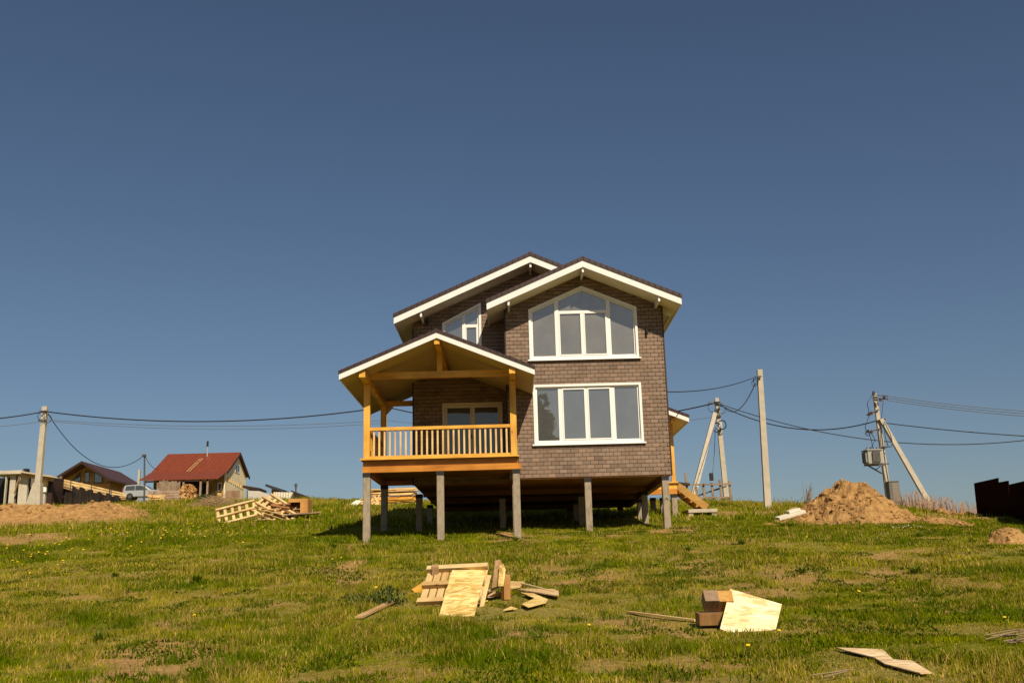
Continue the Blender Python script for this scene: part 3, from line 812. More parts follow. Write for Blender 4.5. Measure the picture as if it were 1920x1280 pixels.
# concrete step the stair lands on
p = P(1316, 958, 38.6)
stp_o = thing('concrete_step', 'low grey concrete bench under the foot of the side stair', 'step', (p.x, 38.9, gz(p.x, 38.9)))
zt3 = P(1316, 954, 38.45).z
mb = MB(); mb.box(p.x-.55, p.x+.52, 38.3, 39.7, zt3-.13, zt3); mb.build('slab', CONCL, stp_o, bevel=.01)
for dx in (-.45, .42):
    mb = MB(); mb.box(p.x+dx-.08, p.x+dx+.08, 38.35, 39.6, gz(p.x+dx, 38.4)-.15, zt3-.131); mb.build('support', CONCL, stp_o)

# ================================================================== THINGS IN THE MEADOW
def panel(name, label, cat, pts, thick, m, group=None, back=True):
    """flat sheet with the given corner points and a real thickness"""
    pts = [Vector(p) for p in pts]; n = Vector((0, 0, 0))
    for i in range(len(pts)):
        a, b_ = pts[i], pts[(i+1) % len(pts)]; n += a.cross(b_)
    n.normalize()
    c = sum(pts, Vector())/len(pts)
    if n.dot(-c) < 0: n = -n
    mb = MB(); k = len(pts); base = Vector((c.x, c.y, c.z))
    vs = [p-base for p in pts]+[p-base-n*thick for p in pts]
    mb.add(vs, [tuple(range(k)), tuple(range(k, 2*k))[::-1]]+[(i, k+i, k+(i+1) % k, (i+1) % k) for i in range(k)])
    o = mb.build(name, m); o.location = base
    return tag(o, label, cat, group)
def plank(name, label, a, b_, w_, t, m, cat='plank', group=None):
    a = Vector(a); b_ = Vector(b_); c = (a+b_)/2
    mb = MB(); d = b_-a; L = d.length
    mb.box(-L/2, L/2, -w_/2, w_/2, -t/2, t/2)
    o = mb.build(name, m); o.location = c
    x = d.normalized(); y = Vector((0, 0, 1)).cross(x).normalized(); z = x.cross(y)
    o.rotation_euler = Matrix((x, y, z)).transposed().to_euler()
    return tag(o, label, cat, group)
def block(name, label, c, size, rot, m, cat='block', group=None):
    mb = MB(); mb.obox((0, 0, 0), size); o = mb.build(name, m, bevel=.006); o.location = c; o.rotation_euler = rot
    return tag(o, label, cat, group)
def pallet(label, loc, rot, L=1.15, W=.85, n=6, group='wooden pallets'):
    t = thing('wooden_pallet', label, 'pallet', loc, rot, group)
    for y in (0.05, W/2, W-.05):
        mb = MB(); mb.box(-L/2, L/2, y-.045, y+.045, .022, .11); mb.build('bearer', PALX, t, world=False)
    mb = MB()
    for i in range(n):
        x = -L/2+.06+i*(L-.12)/(n-1); mb.box(x-.055, x+.055, 0, W, 0, .022)
    mb.build('deck_boards', PALY, t, world=False)
    return t

# --- middle heap: pallet tilted up, strand board strip lying on it
b0 = hit(842, 1137)
pallet('pale wooden pallet tilted up in the foreground under a strip of strand board', (b0.x, b0.y, b0.z+.02), (R(44), R(-1.2), R(-14)), 1.08, .86, 8)
q0, q1 = hit(823, 1156), hit(889, 1157)
YT = b0.y+.50
panel('strand_board', 'long yellow strand board strip leaning on the tilted pallet', 'board', [q0+Vector((0, -.02, .012)), q1+Vector((0, -.02, .012)), P(912, 1067, YT-.06), P(848, 1068, YT-.06)], .012, OSBY)
block('timber_block', 'pale square timber end poking up behind the left corner of the tilted pallet', P(816, 1068, b0.y+.62), (.12, .14, .16), (R(20), 0, R(5)), OFFT)
p = P(948, 1097, b0.y+.55); block('timber_block', 'tall brown timber block standing at the right edge of the tilted pallet', (p.x, p.y, p.z-.03), (.12, .14, .42), (R(-4), R(3), R(25)), wood('orange brown block', (.40, .21, .065), 'Z', .6, .3))
Yq = b0.y+.35
panel('broken_board', 'ragged grey board standing upright at the right of the tilted pallet', 'board', [P(922, 1102, Yq), P(941, 1096, Yq+.1), P(942, 1058, Yq+.15), P(938, 1048, Yq+.15), P(929, 1050, Yq+.1), P(926, 1076, Yq)], .02, OFFT)
panel('broken_board', 'ragged yellow strand board splinter standing beside the upright grey board', 'board', [P(934, 1098, Yq-.02), P(944, 1098, Yq+.03), P(948, 1068, Yq+.1), P(944, 1056, Yq+.1), P(937, 1060, Yq)], .012, OSBY)
panel('broken_board', 'narrow pale board leaning low against the right front of the pallet', 'board', [P(899, 1137, b0.y-.1), P(906, 1142, b0.y-.1), P(921, 1078, b0.y+.35), P(908, 1076, b0.y+.35)], .018, PALY)
p0, p1 = hit(915, 1128), hit(945, 1122)
panel('broken_board', 'short pale board end on the grass right of the tilted pallet', 'board', [p0+Vector((0, 0, .06)), p1+Vector((0, 0, .05)), P(938, 1108, Yq+.1), P(916, 1110, Yq+.1)], .018, OFFT)
plank('broken_plank', 'brown plank sloping across the gap beside the upright blocks', P(914, 1108, Yq+.05), P(940, 1096, Yq+.2), .06, .04, OFFT)
a, b_ = hit(776, 1120), hit(792, 1104)
block('timber_block', 'orange timber offcut lying left of the tilted pallet', (a+b_)/2+Vector((0.02, .2, .08)), (.30, .12, .12), (R(10), R(-30), R(20)), OWX)
a, b_ = hit(672, 1161), hit(741, 1130)
plank('loose_plank', 'brown plank lying alone in the grass left of the tilted pallet', a+Vector((0, 0, .03)), b_+Vector((0, 0, .05)), .13, .03, wood('tan plank', (.50, .33, .15), 'X', .7, .3))
# pieces on the grass to the right of it
def flat(name, label, pxs, lift, thick, m, cat='board'):
    return panel(name, label, cat, [hit(*q)+Vector((0, 0, lift)) for q in pxs], thick, m)
flat('loose_board', 'tan board piece lying close behind the brown upright block', [(952, 1114), (976, 1110), (984, 1100), (956, 1099)], .10, .02, YWX)
plank('loose_plank', 'thin batten lying on the offcut boards right of the pallet heap', hit(979, 1106)+Vector((0, 0, .12)), hit(1042, 1119)+Vector((0, 0, .08)), .05, .03, PALX)
flat('loose_board', 'wedge of pinkish board furthest right in the pallet heap', [(973, 1114), (1048, 1127), (1048, 1117), (1040, 1114), (978, 1112)], .09, .02, wood('pinkish pale board', (.60, .42, .22), 'X', .7, .25))
flat('strand_board', 'yellow strand board shard lying right of the pallet heap', [(976, 1118), (1003, 1129), (978, 1141), (990, 1146), (1024, 1137), (1028, 1131), (1000, 1119)], .07, .012, OSBY)
flat('strand_board', 'small yellow strand board scrap half hidden in grass right of the pallet', [(944, 1149), (970, 1146), (958, 1142)], .05, .012, OSBY)

# --- right heap: pale strand board leaning on dark beam offcuts
g1, g2, g3, g4 = hit(1351, 1178), hit(1365, 1187), hit(1438, 1184), hit(1455, 1181)
up = Vector((0, 0, .012))
n0 = g2.lerp(g4, .5)
YB = n0.y+.42
panel('strand_board', 'large pale strand board sheet leaning on the dark beam offcuts', 'board', [g2+up, g3+up, g4+up, P(1466, 1132, YB-.05), P(1369, 1103, YB+.05), P(1350, 1178, g2.y+.04)], .014, OSBP)
yb = n0.y+.30
def bx(label, px0, px1, py0, py1, dY, d, rx, m, rz=0):
    a = P(px0, py1, yb+dY); b_ = P(px1, py0, yb+dY); c = (a+b_)/2
    block('beam_offcut', label, (c.x, c.y+d/2, c.z), (abs(b_.x-a.x), d, abs(b_.z-a.z)), (R(rx), 0, R(rz)), m, 'beam end', 'beam offcuts under the pale sheet')
bx('wide dark beam offcut lying at the bottom left of the pale sheet', 1311, 1356, 1147, 1171, 0, .25, 6, BRBOX, 3)
def tilted(label, px, py, size, rx, rz, m, dY=.1):
    c = P(px, py, yb+dY); block('beam_offcut', label, c, size, (R(rx), 0, R(rz)), m, 'beam end', 'beam offcuts under the pale sheet')
tilted('dark square beam offcut tipped forward on the wide one, leftmost of the two upper ones', 1332, 1125, (.195, .19, .20), 47, 2, wood('grey brown beam end', (.25, .165, .10), 'Z', .7, .35))
tilted('orange topped beam offcut tucked behind the upper edge of the pale sheet', 1359, 1126, (.20, .19, .20), 46, -2, wood('reddish beam end', (.48, .26, .07), 'Z', .6, .3), .12)
bx('thin brown beam offcut peeking over the top edge of the pale sheet', 1385, 1408, 1108, 1140, .42, .18, 5, BRBOX)
plank('loose_plank', 'narrow yellow batten lying in the grass left of the dark beam offcuts', hit(1178, 1150)+Vector((0, 0, .025)), hit(1306, 1167)+Vector((0, 0, .03)), .07, .025, YWX)

# --- lower right offcut and branch
flat('strand_board', 'notched pinkish strand board offcut lying flat in the near grass', [(1570, 1221), (1588, 1227), (1640, 1241), (1660, 1252), (1690, 1260), (1727, 1270), (1748, 1270), (1728, 1258), (1712, 1247), (1676, 1245), (1656, 1225)], .045, .012, osb('pinkish strand board', (.68, .49, .27), (.78, .60, .36)))
mb = MB(); h0 = hit(1846, 1204); h1 = hit(1935, 1217)
TWIG = surf('dry twig bark', (.24, .17, .10), .85, .3, 9, .2)
for i in range(10):
    a = h0.lerp(h1, random.uniform(.0, .7))+Vector((0, random.uniform(-.1, .1), random.uniform(.02, .1)))
    d = Vector((random.uniform(.25, .7), random.uniform(-.25, .15), random.uniform(-.04, .05)))
    mb.tube([a, a+d*.5+Vector((0, 0, .04)), a+d], .009, 5, r1=.003)
tag(mb.build('dry_branch', TWIG), 'tangle of dry grey twigs lying in the grass at the lower right', 'branch')
mb = MB(); 
for px0, py0, px1, py1 in ((1520, 1277, 1600, 1269), (1545, 1279, 1590, 1272)):
    mb.tube([hit(px0, py0)+Vector((0, 0, .05)), hit(px1, py1)+Vector((0, 0, .07))], .007, 5)
tag(mb.build('dry_stalk', TWIG), 'pair of thin dry stalks lying in the grass left of the notched offcut', 'stalk')

# ================================================================== SOIL
def soilmat(name):
    m, nt, b = new_mat(name); v = coords(nt, rand=False)
    big = noise(nt, v, .9, 4, .6); f = noise(nt, v, 5, 8, .75)
    ca = ramp(nt, f, [(.30, (.16, .075, .025)), (.45, (.33, .185, .068)), (.62, (.45, .265, .105)), (.78, (.56, .38, .19))])
    cb_ = ramp(nt, f, [(.30, (.085, .042, .018)), (.48, (.22, .115, .045)), (.7, (.36, .20, .085))])
    c = mixc(ramp(nt, big, [(.5, (0, 0, 0)), (.72, (1, 1, 1))]), ca, cb_, nt)
    nt.links.new(c, b.inputs['Base Color']); b.inputs['Roughness'].default_value = .95; b.inputs['Specular IOR Level'].default_value = .05
    bump(nt, b, f, .9, .08); return m
SOILM = soilmat('dug sandy soil')
def heightmesh(name, label, cat, x0, x1, y0, y1, st, hfn, m, clods=0, cr=(.03, .09)):
    xs = np.arange(x0, x1+st, st); ys = np.arange(y0, y1+st, st)
    Xg, Yg = np.meshgrid(xs, ys); Zg = ground(Xg, Yg); H = hfn(Xg, Yg)
    Z = Zg+H
    ix = np.arange(Z.size).reshape(Z.shape)
    q = np.stack([ix[:-1, :-1], ix[:-1, 1:], ix[1:, 1:], ix[1:, :-1]], -1).reshape(-1, 4)
    keep = (H.ravel()[q] > -.12).any(1)
    mb = MB(); mb.v = [tuple(r) for r in np.stack([Xg, Yg, Z], -1).reshape(-1, 3)]; mb.col = [(1, 1, 1)]*len(mb.v)
    mb.f = [tuple(r) for r in q[keep].tolist()]
    Hi = H.ravel()
    cand = np.where(Hi > .02)[0]
    for k in range(clods):
        i = random.choice(list(cand[:])) if False else int(cand[random.randrange(len(cand))])
        c = Vector((Xg.ravel()[i], Yg.ravel()[i], Z.ravel()[i])); r = random.uniform(*cr)*random.uniform(.6, 1)
        lump(mb, c, r)
    o = mb.build(name, m, smooth=False)
    return tag(o, label, cat)
def lump(mb, c, r, n=6, flat_=.75):
    vs = [c+Vector((0, 0, r*flat_))]; fs = []
    for j, (a, s) in enumerate(((.5, .85), (-.35, .95))):
        for k in range(n):
            t = 2*PI*(k+.5*j)/n; rr = r*s*random.uniform(.75, 1.2)
            vs.append(c+Vector((rr*math.cos(t), rr*math.sin(t), r*a*flat_*random.uniform(.7, 1.2))))
    vs.append(c-Vector((0, 0, r*flat_)))
    for k in range(n):
        k2 = (k+1) % n
        fs += [(0, 1+k, 1+k2), (1+k, 1+n+k, 1+k2), (1+k2, 1+n+k, 1+n+k2), (1+n+k, 2*n+1, 1+n+k2)]
    mb.add(vs, fs)
# big heap on the right
HY = 33.0
pk = P(1597, 906, HY); HP = pk.z-gz(pk.x, HY)
xl, xr = P(1484, 985, 31.6).x, P(1756, 985, 31.6).x
def heap(X, Y):
    dx = X-pk.x; dy = Y-HY
    ax = np.where(dx < 0, dx/(pk.x-xl), dx/(xr-pk.x)); ay = np.where(dy < 0, dy/2.2, dy/2.4)
    r = np.sqrt(ax**2+ay**2)*(1+.35*(fbm(X*.7+9, Y*.7, 12)-.5))
    prof = np.interp(r, [0, .19, .27, .48, .77, 1.0, 1.15], [1.0, .97, .84, .56, .23, 0, -.2])
    h = HP*prof
    gul = np.abs(fbm(X*1.1+.25*Y, Y*.5, 19)-.5)
    n_ = (fbm(X*1.8, Y*1.8, 15, 4)-.5)*.60+(fbm(X*6, Y*6, 16, 3)-.5)*.30+(vnoise(X*15, Y*15, 18)-.5)*.07-.25*np.clip(.06-gul, 0, 1)*4*.25
    tail = .22*np.exp(-((X-xr-.2)/.9)**2-((Y-HY+1.2)/.6)**2)
    return np.maximum(h+n_*np.clip((h+.05)*3, 0, 1)*np.where(r < .2, .55, 1), tail+n_*.4-.05)
heightmesh('soil_heap', 'tall cone of freshly dug sandy soil on the right of the house', 'soil heap', xl-.8, xr+2.2, HY-3, HY+2.8, .06, heap, SOILM, 520, (.025, .10))
# long bank on the left
def bank(X, Y):
    e = fbm(X/2.5, Y/4, 71)
    xr_ = -16.3+2.2*(e-.5)-.28*(Y-47)
    cr = sstep(42.4+1.6*e, 46.5, Y)*sstep(54, 49, Y)*sstep(xr_, xr_-3.5, X)
    h = cr*(.30+.30*fbm(X/3, Y/3, 72))
    return h+((fbm(X*.9, Y*.9, 73)-.5)*.55+(fbm(X*3, Y*3, 74)-.5)*.5+(vnoise(X*9, Y*9, 75)-.5)*.16)*cr-.03
heightmesh('soil_bank', 'long low bank of orange soil in front of the far houses', 'soil bank', -36, -14.5, 42.4, 56, .12, bank, SOILM, 600, (.04, .15))
# clay clump at the right edge
c0 = hit(1903, 1021)
def clump(X, Y):
    r_ = np.sqrt(((X-c0.x-.06)/.52)**2+((Y-c0.y-.35)/.40)**2)+.35*(fbm(X*3, Y*3, 31)-.5)
    return .34*np.interp(r_, [0, .45, .75, 1, 1.2], [1, .92, .62, 0, -.3])+((fbm(X*7, Y*7, 32)-.5)*.12+(vnoise(X*18, Y*18, 33)-.5)*.05)
heightmesh('clay_clump', 'rough clump of dry clay in the grass at the right edge', 'clay clump', c0.x-.8, c0.x+.9, c0.y-.4, c0.y+1.1, .035, clump, SOILM, 60, (.015, .05))
mb = MB(); c0 = hit(1805, 986)
for k in range(16): lump(mb, c0+Vector((random.uniform(-.35, .35), random.uniform(0, .3), random.uniform(0, .09))), random.uniform(.05, .12), 6, .6)
tag(mb.build('clay_clump', SOILM), 'small low clay lump just right of the tall soil heap', 'clay clump')
mb = MB()
for k in range(70):
    t = random.random(); c0 = P(1745+t*90, 950+t*10, 45-3*t); lump(mb, Vector((c0.x, c0.y+random.uniform(-.4, .4), gz(c0.x, c0.y)+random.uniform(0, .12))), random.uniform(.08, .2), 6, .6)
tag(mb.build('soil_ridge', SOILM), 'low ridge of broken soil left of the dark metal fence', 'soil ridge')
mb = MB()
for k in range(40):
    t = random.random(); c0 = P(1832+t*88, 965+t*6, 43); lump(mb, Vector((c0.x, c0.y+random.uniform(-.3, .3), gz(c0.x, c0.y)+random.uniform(0, .10))), random.uniform(.08, .18), 6, .6)
tag(mb.build('soil_ridge', SOILM), 'low strip of broken soil at the foot of the dark metal fence', 'soil ridge')
# rubble crumbs at the foot of the heap
mb = MB()
for k in range(14):
    c0 = hit(random.gauss(1697, 18), random.uniform(986, 993)); lump(mb, c0+Vector((0, 0, .05)), random.uniform(.015, .035), 5, .8)
tag(mb.build('rubble', CONCL), 'white rubble crumbs scattered at the right foot of the tall soil heap', 'rubble', kind='stuff')

FOAMB = surf('cream foam board', (.66, .60, .48), .8, .1, 4, .1)
# foam boards left of the heap
c0 = Vector((0, HY-2.35, 0))
fo = block('foam_board', 'long white foam board resting on the left foot of the soil heap', P(1482, 965, c0.y), (.84, .35, .085), (R(8), R(-14), R(6)), FOAMB, 'board')
block('foam_board', 'short white foam board lying on top of the long one', P(1487, 957, c0.y+.1), (.36, .3, .08), (R(5), R(-14), R(4)), FOAMB, 'board')

# ================================================================== BEHIND THE VERANDA: woodpile
YW_ = 52.5
def stack(label, px0, px1, py0, py1, Y, n, mats, group, name='lumber_stack'):
    """stack of loose boards: courses of boards with uneven ends"""
    t = thing(name, label, 'wood pile', (P((px0+px1)/2, py1, Y).x, Y, gz(P((px0+px1)/2, py1, Y).x, Y)), group=group)
    return t
wx0, wx1 = P(690, 950, YW_).x, P(778, 950, YW_).x
g_ = gz((wx0+wx1)/2, YW_)
ztops = [P(735, y, YW_).z for y in (954, 942, 929, 913)]
wt = thing('lumber_stack', 'tall stack of loose boards behind the veranda in three layers', 'wood pile', ((wx0+wx1)/2, YW_, g_))
for li in range(3):
    mb = MB(); za, zb = ztops[li]+.03, ztops[li+1]-.06
    for k in range(60):
        z = random.uniform(za, zb); y = YW_+random.uniform(0, .9); x0 = wx0+random.uniform(-.1, .5); L = random.uniform(.7, 2.2)
        x1 = min(wx1+.15, x0+L) if k % 2 else wx1+random.uniform(-.2, .2); x0 = x1-L if not k % 2 else x0
        mb.beam((max(wx0-.1, x0), y, z+random.uniform(-.03, .03)), (x1, y+random.uniform(-.1, .1), z+random.uniform(-.03, .03)), .12, random.uniform(.025, .06))
    mb.build('board_layer', (YWX, OWX, YWX)[li], wt)
    mb = MB()
    for x in np.linspace(wx0+.15, wx1-.1, 4): mb.box(x-.05, x+.05, YW_-.02, YW_+1, ztops[li]-.05, ztops[li]+.03)
    mb.build('spacer', GRWX, wt)
mb = MB()
for k in range(60):
    a = P(random.uniform(655, 712), random.uniform(945, 955), YW_-.2); b_ = P(random.uniform(690, 718), random.uniform(918, 950), YW_+.2)
    mb.beam((a.x, a.y, max(a.z, gz(a.x, a.y)+.05)), b_, random.uniform(.06, .14), .03)
o = mb.build('scrap_boards', YWX); tag(o, 'slanting heap of scrap boards at the left end of the stacked lumber', 'wood pile')
panel('tarp', 'crumpled white plastic sheet hanging over the left end of the scrap boards', 'tarp', [P(645, 957, YW_-.4), P(660, 958, YW_-.4), P(668, 948, YW_-.3), P(678, 938, YW_-.2), P(668, 937, YW_-.1), P(655, 946, YW_-.3)], .03, FOAM)

# ================================================================== LEFT: pallets and crate
def pl(label, px, py, Y, rot, **k):
    q = P(px, py, Y); return pallet(label, (q.x, Y, q.z), rot, **k)
hp = hit(445, 979); YP = hp.y
pl('sunlit pallet propped on edge at the left end of the left pallet heap', 447, 978, YP, (R(48), R(-14), R(12)), L=1.55, W=.95, n=6)
q = P(468, 950, YP+.6); plank('loose_plank', 'pale beam laid along the top of the leftmost pallet', P(408, 960, YP+.5), P(458, 948, YP+.7), .14, .07, YWX)
pl('second pallet in the left heap, lying slanted downhill to the right', 498, 974, YP+.3, (R(40), R(28), R(-8)), L=1.7, W=1.0, n=7)
pl('third pallet in the left heap, leaning behind the slanted one', 512, 968, YP+.8, (R(38), R(32), R(-4)), L=1.6, W=1.0, n=7)
mb = MB()
for k in range(16):
    a = P(random.uniform(470, 500), random.uniform(948, 975), YP+random.uniform(.1, .7)); mb.beam(a, a+Vector((random.uniform(.4, .9), .1, random.uniform(-.35, .1))), .1, .03)
tag(mb.build('scrap_boards', PALX), 'loose slats jumbled between the two left pallets', 'wood pile')
mb = MB()
for k in range(20):
    a = P(random.uniform(508, 520), random.uniform(942, 960), YP+random.uniform(.7, 1.3)); mb.beam(a, P(random.uniform(530, 545), random.uniform(942, 962), YP+random.uniform(.7, 1.3)), random.uniform(.1, .18), .06)
tag(mb.build('scrap_boards', wood('reddish boards', (.38, .19, .08), 'X', .7, .4)), 'reddish boards stacked between the slanted pallet and the crate', 'wood pile')
# crate with an open front
c0, c1 = P(540, 962, YP+1.0), P(577, 934, YP+1.0)
cw, chh, cdp = c1.x-c0.x, c1.z-c0.z, .9
cr = thing('plywood_crate', 'orange plywood crate with an open dark front beside the left pallets', 'crate', (c0.x, YP+1, c0.z))
PLY = wood('orange plywood', (.50, .26, .075), 'X', .6, .2, knots=False)
mb = MB(); y0 = YP+1.0
mb.box(c0.x, c1.x, y0+cdp-.02, y0+cdp, c0.z, c1.z); mb.box(c0.x, c0.x+.02, y0, y0+cdp-.021, c0.z, c1.z); mb.box(c1.x-.02, c1.x, y0, y0+cdp-.021, c0.z, c1.z)
mb.box(c0.x+.021, c1.x-.021, y0+.021, y0+cdp-.021, c1.z-.02, c1.z); mb.box(c0.x+.021, c1.x-.021, y0+.021, y0+cdp-.021, c0.z, c0.z+.02); mb.build('case', PLY, cr)
mb = MB(); mb.box(c0.x+cw*.62, c1.x-.021, y0, y0+.02, c0.z, c1.z); mb.box(c0.x+.021, c0.x+cw*.62-.001, y0, y0+.02, c1.z-chh*.24, c1.z); mb.build('front_panel', PLY, cr)
mb = MB(); mb.beam((c0.x+.15, y0+.03, c0.z+.03), (c0.x+.33, y0+.3, c0.z+chh*.6), .05, .03); mb.beam((c0.x+.2, y0+.03, c0.z+.17), (c0.x+.5, y0+.03, c0.z+.17), .03, .03); mb.build('cleat', OFFT, cr)
plank('loose_plank', 'long low plank the plywood crate stands on', P(523, 966, YP+.85), P(596, 961, YP+.95), .5, .05, GRWX)
plank('loose_plank', 'pale board end sticking out right of the plywood crate', P(572, 962, YP+.9), P(601, 959, YP+1.2), .2, .03, PALX)

# ================================================================== POLES AND CABLES
def pole(name, label, top, base, w0, w1, sink=.8, m=CONCL):
    base = Vector(base); top = Vector(top)
    t = thing(name, label, 'pole', (base.x, base.y, base.z))
    d = (base-top).normalized()
    mb = MB(); mb.beam(base+d*sink, top, w1, w1*.85, w0, w0*.85, up=(0, -1, 0)); mb.build('post', m, t)
    return t
def cable(label, a, b_, sag, r=.02, m=CABLE, group=None, name='cable', n=28):
    a = Vector(a); b_ = Vector(b_)
    pts = [a.lerp(b_, i/n)-Vector((0, 0, 4*sag*(i/n)*(1-i/n))) for i in range(n+1)]
    mb = MB(); mb.tube(pts, r, 5); return tag(mb.build(name, m), label, 'cable', group)
def loop(mb, c, r, w_=.012, n=14):
    pts = [Vector(c)+Vector((r*math.cos(2*PI*k/n), random.uniform(-.05, .05), r*1.1*math.sin(2*PI*k/n))) for k in range(n+1)]
    mb.tube(pts, w_, 4)
# left pole with the flared foot
YL = 84.0
lp = pole('utility_pole', 'pale concrete pole with a flared foot standing left of the brown roofed house', P(85, 762, YL), P(70, 925, YL), .40, .46)
ft = [P(49, 952, YL), P(77, 952, YL), P(78.5, 905, YL), P(65, 905, YL)]
mb = MB(); n = 4; vs = [v+Vector((0, -.28, 0)) for v in ft]+[v+Vector((0, .3, 0)) for v in ft]
mb.add(vs, [(0, 1, 2, 3), (7, 6, 5, 4)]+[(i, n+i, n+(i+1) % n, (i+1) % n) for i in range(n)]); mb.build('foot', CONCL, lp)
mb = MB(); c0 = P(83.5, 771, YL); mb.box(c0.x-.32, c0.x+.3, c0.y-.27, c0.y-.21, c0.z-.04, c0.z+.04); c1_ = P(82, 789, YL); mb.box(c1_.x-.34, c1_.x+.36, c1_.y-.27, c1_.y-.21, c1_.z-.05, c1_.z+.05)
for dx in (-.3, .3): mb.cyl((c1_.x+dx, c1_.y-.24, c1_.z+.1), .05, .15, 'Z', 8)
mb.build('bracket', STEEL, lp)
mb = MB(); loop(mb, P(77, 780, YL-.4), .28, .022); loop(mb, P(90, 785, YL-.4), .3, .022); mb.build('cable_loop', CABLE, lp)
lpT = P(84, 771, YL-.3); lpB = P(83, 789, YL-.3)
YHID = 80.0; hidT = P(724, 762.5, YHID); hidB = P(724, 787.5, YHID)
hb = P(721, 940, YHID); pole('utility_pole', 'concrete pole hidden behind the rear veranda post', P(723.3, 756, YHID), (hb.x, YHID, gz(hb.x, YHID)), .22, .3)
cable('thick black cable from the left frame edge to the flared foot pole', P(-160, 787, 78), lpT, .35, .05)
cable('thick black cable from the flared foot pole to behind the veranda', lpT, hidT, 1.0, .05)
cable('thin grey wire from the left edge to the flared foot pole, below the thick cable', P(-160, 800, 78), lpB, .3, .022, WIRE)
cable('upper thin grey wire from the flared foot pole to behind the veranda', lpB+Vector((.3, 0, .1)), hidB, .5, .02, WIRE)
cable('lower thin grey wire from the flared foot pole to behind the veranda', lpB+Vector((.3, 0, 0)), hidB-Vector((0, 0, .2)), .6, .02, WIRE)
tp = P(271, 851, 104); tb = P(271, 935, 104)
tpo = pole('thin_pole', 'thin dark metal pole between the brown and the red roofed houses', tp, (tb.x, 104, gz(tb.x, 104)), .13, .15, m=STEEL)
mb = MB(); mb.box(tp.x-.2, tp.x+.12, 103.8, 104.2, tp.z-.25, tp.z-.05); mb.build('bracket', STEEL, tpo)
cable('slack black cable hanging from the flared foot pole to the thin dark pole', P(90, 775, YL-.2), tp-Vector((0, 0, .1)), 2.6, .034)
cable('short black cable from the thin dark pole to the red roof', tp-Vector((0, 0, .1)), P(296, 880, 122), .35, .03)
# single pole on the right
YS = 47.0
sb = P(1439.5, 950, YS)
sp = pole('utility_pole', 'single straight concrete pole standing alone right of the side stair', P(1424, 693, YS), (sb.x, YS, gz(sb.x, YS)), .23, .31)
mb = MB(); spT = P(1417, 706, YS-.15); mb.box(spT.x-.02, spT.x+.25, YS-.25, YS-.16, spT.z-.03, spT.z+.03); mb.build('bracket', STEEL, sp); mb = MB(); mb.tube([P(1423, 700, YS), P(1424.5, 691, YS)], .03, 6); mb.build('top_pin', STEEL, sp)
mb = MB(); loop(mb, P(1417, 714, YS-.1), .12, .016); loop(mb, P(1415, 718, YS-.1), .13, .014); mb.build('cable_loop', CABLE, sp)
cable('black cable from the house wall up to the single concrete pole', P(1236, 734, 33.6), spT, .22, .018)
# braced pole behind the stair
YA = 71.0
ab = P(1363.5, 942, YA)
ap = pole('utility_pole', 'braced concrete pole with a slanting strut standing behind the side stair', P(1343.5, 746, YA), (ab.x, YA, gz(ab.x, YA)), .26, .38)
sb_ = P(1296, 932, YA-3)
mb = MB(); mb.beam((sb_.x-.15, YA-3, sb_.z-.8), P(1340, 775, YA-.3), .34, .3, .28, .26, up=(0, -1, 0)); mb.build('strut', CONCL, ap)
mb = MB()
for y in (754, 767, 779, 792, 803): q = P(1343+ (y-746)*.1, y, YA-.25); mb.box(q.x-.2, q.x+.2, YA-.3, YA-.2, q.z-.05, q.z+.05)
q = P(1331, 755, YA-.25); mb.box(q.x-.1, q.x+.8, YA-.3, YA-.22, q.z-.05, q.z+.05); mb.build('bracket', STEEL, ap)
mb = MB(); q = P(1349, 798, YA-.35); mb.box(q.x-.17, q.x+.17, YA-.5, YA-.3, q.z-.25, q.z+.25); mb.build('junction_box', GREYBOX, ap)
mb = MB(); loop(mb, P(1335, 764, YA-.3), .28, .02); loop(mb, P(1344, 801, YA-.5), .3, .03); loop(mb, P(1354, 796, YA-.5), .28, .04); loop(mb, P(1353, 768, YA-.4), .25, .02); mb.tube([P(1341, 800, YA-.5), P(1340, 840, YA-.5), P(1336, 890, YA-1)], .02, 4); mb.build('cable_loop', CABLE, ap)
apT = P(1342, 755, YA-.3)
cable('thick black cable from behind the veranda to the braced pole, passing behind the house', hidT, apT, 1.5, .045)
cable('upper thin wire passing behind the house to the braced pole', hidB, P(1345, 781, YA-.3), .8, .016, WIRE)
cable('slack black cable from the single concrete pole down to the braced pole', P(1416, 719, YS-.1), P(1352, 757, YA-.3), .9, .024)
# transformer pole
YT_ = 64.0
tbp = P(1668, 945, YT_)
tr = pole('utility_pole', 'leaning concrete pole carrying a grey transformer behind the soil heap', P(1640, 738, YT_), (tbp.x, YT_, gz(tbp.x, YT_)), .22, .33)
sb2 = P(1745, 947, YT_-1)
mb = MB(); mb.beam((sb2.x+.25, YT_-1, sb2.z-.6), P(1652, 786, YT_-.2), .30, .26, .24, .22, up=(0, -1, 0)); mb.build('strut', CONCL, tr)
def pp(x, y, d=0): return P(x, y, YT_-.2+d)
mb = MB()
for a, b_, r in (((1636, 746), (1664, 748), .045), ((1636, 740), (1664, 742), .03), ((1625, 778), (1647, 768), .05), ((1634, 808), (1650, 803), .04), ((1642, 789), (1660, 785), .06), ((1648, 840), (1664, 837), .06), ((1652, 795), (1656, 750), .02)):
    mb.tube([pp(*a), pp(*b_)], r, 5)
mb.tube([pp(1663, 741), pp(1664, 750)], .03, 5); mb.build('crossarm', STEEL, tr)
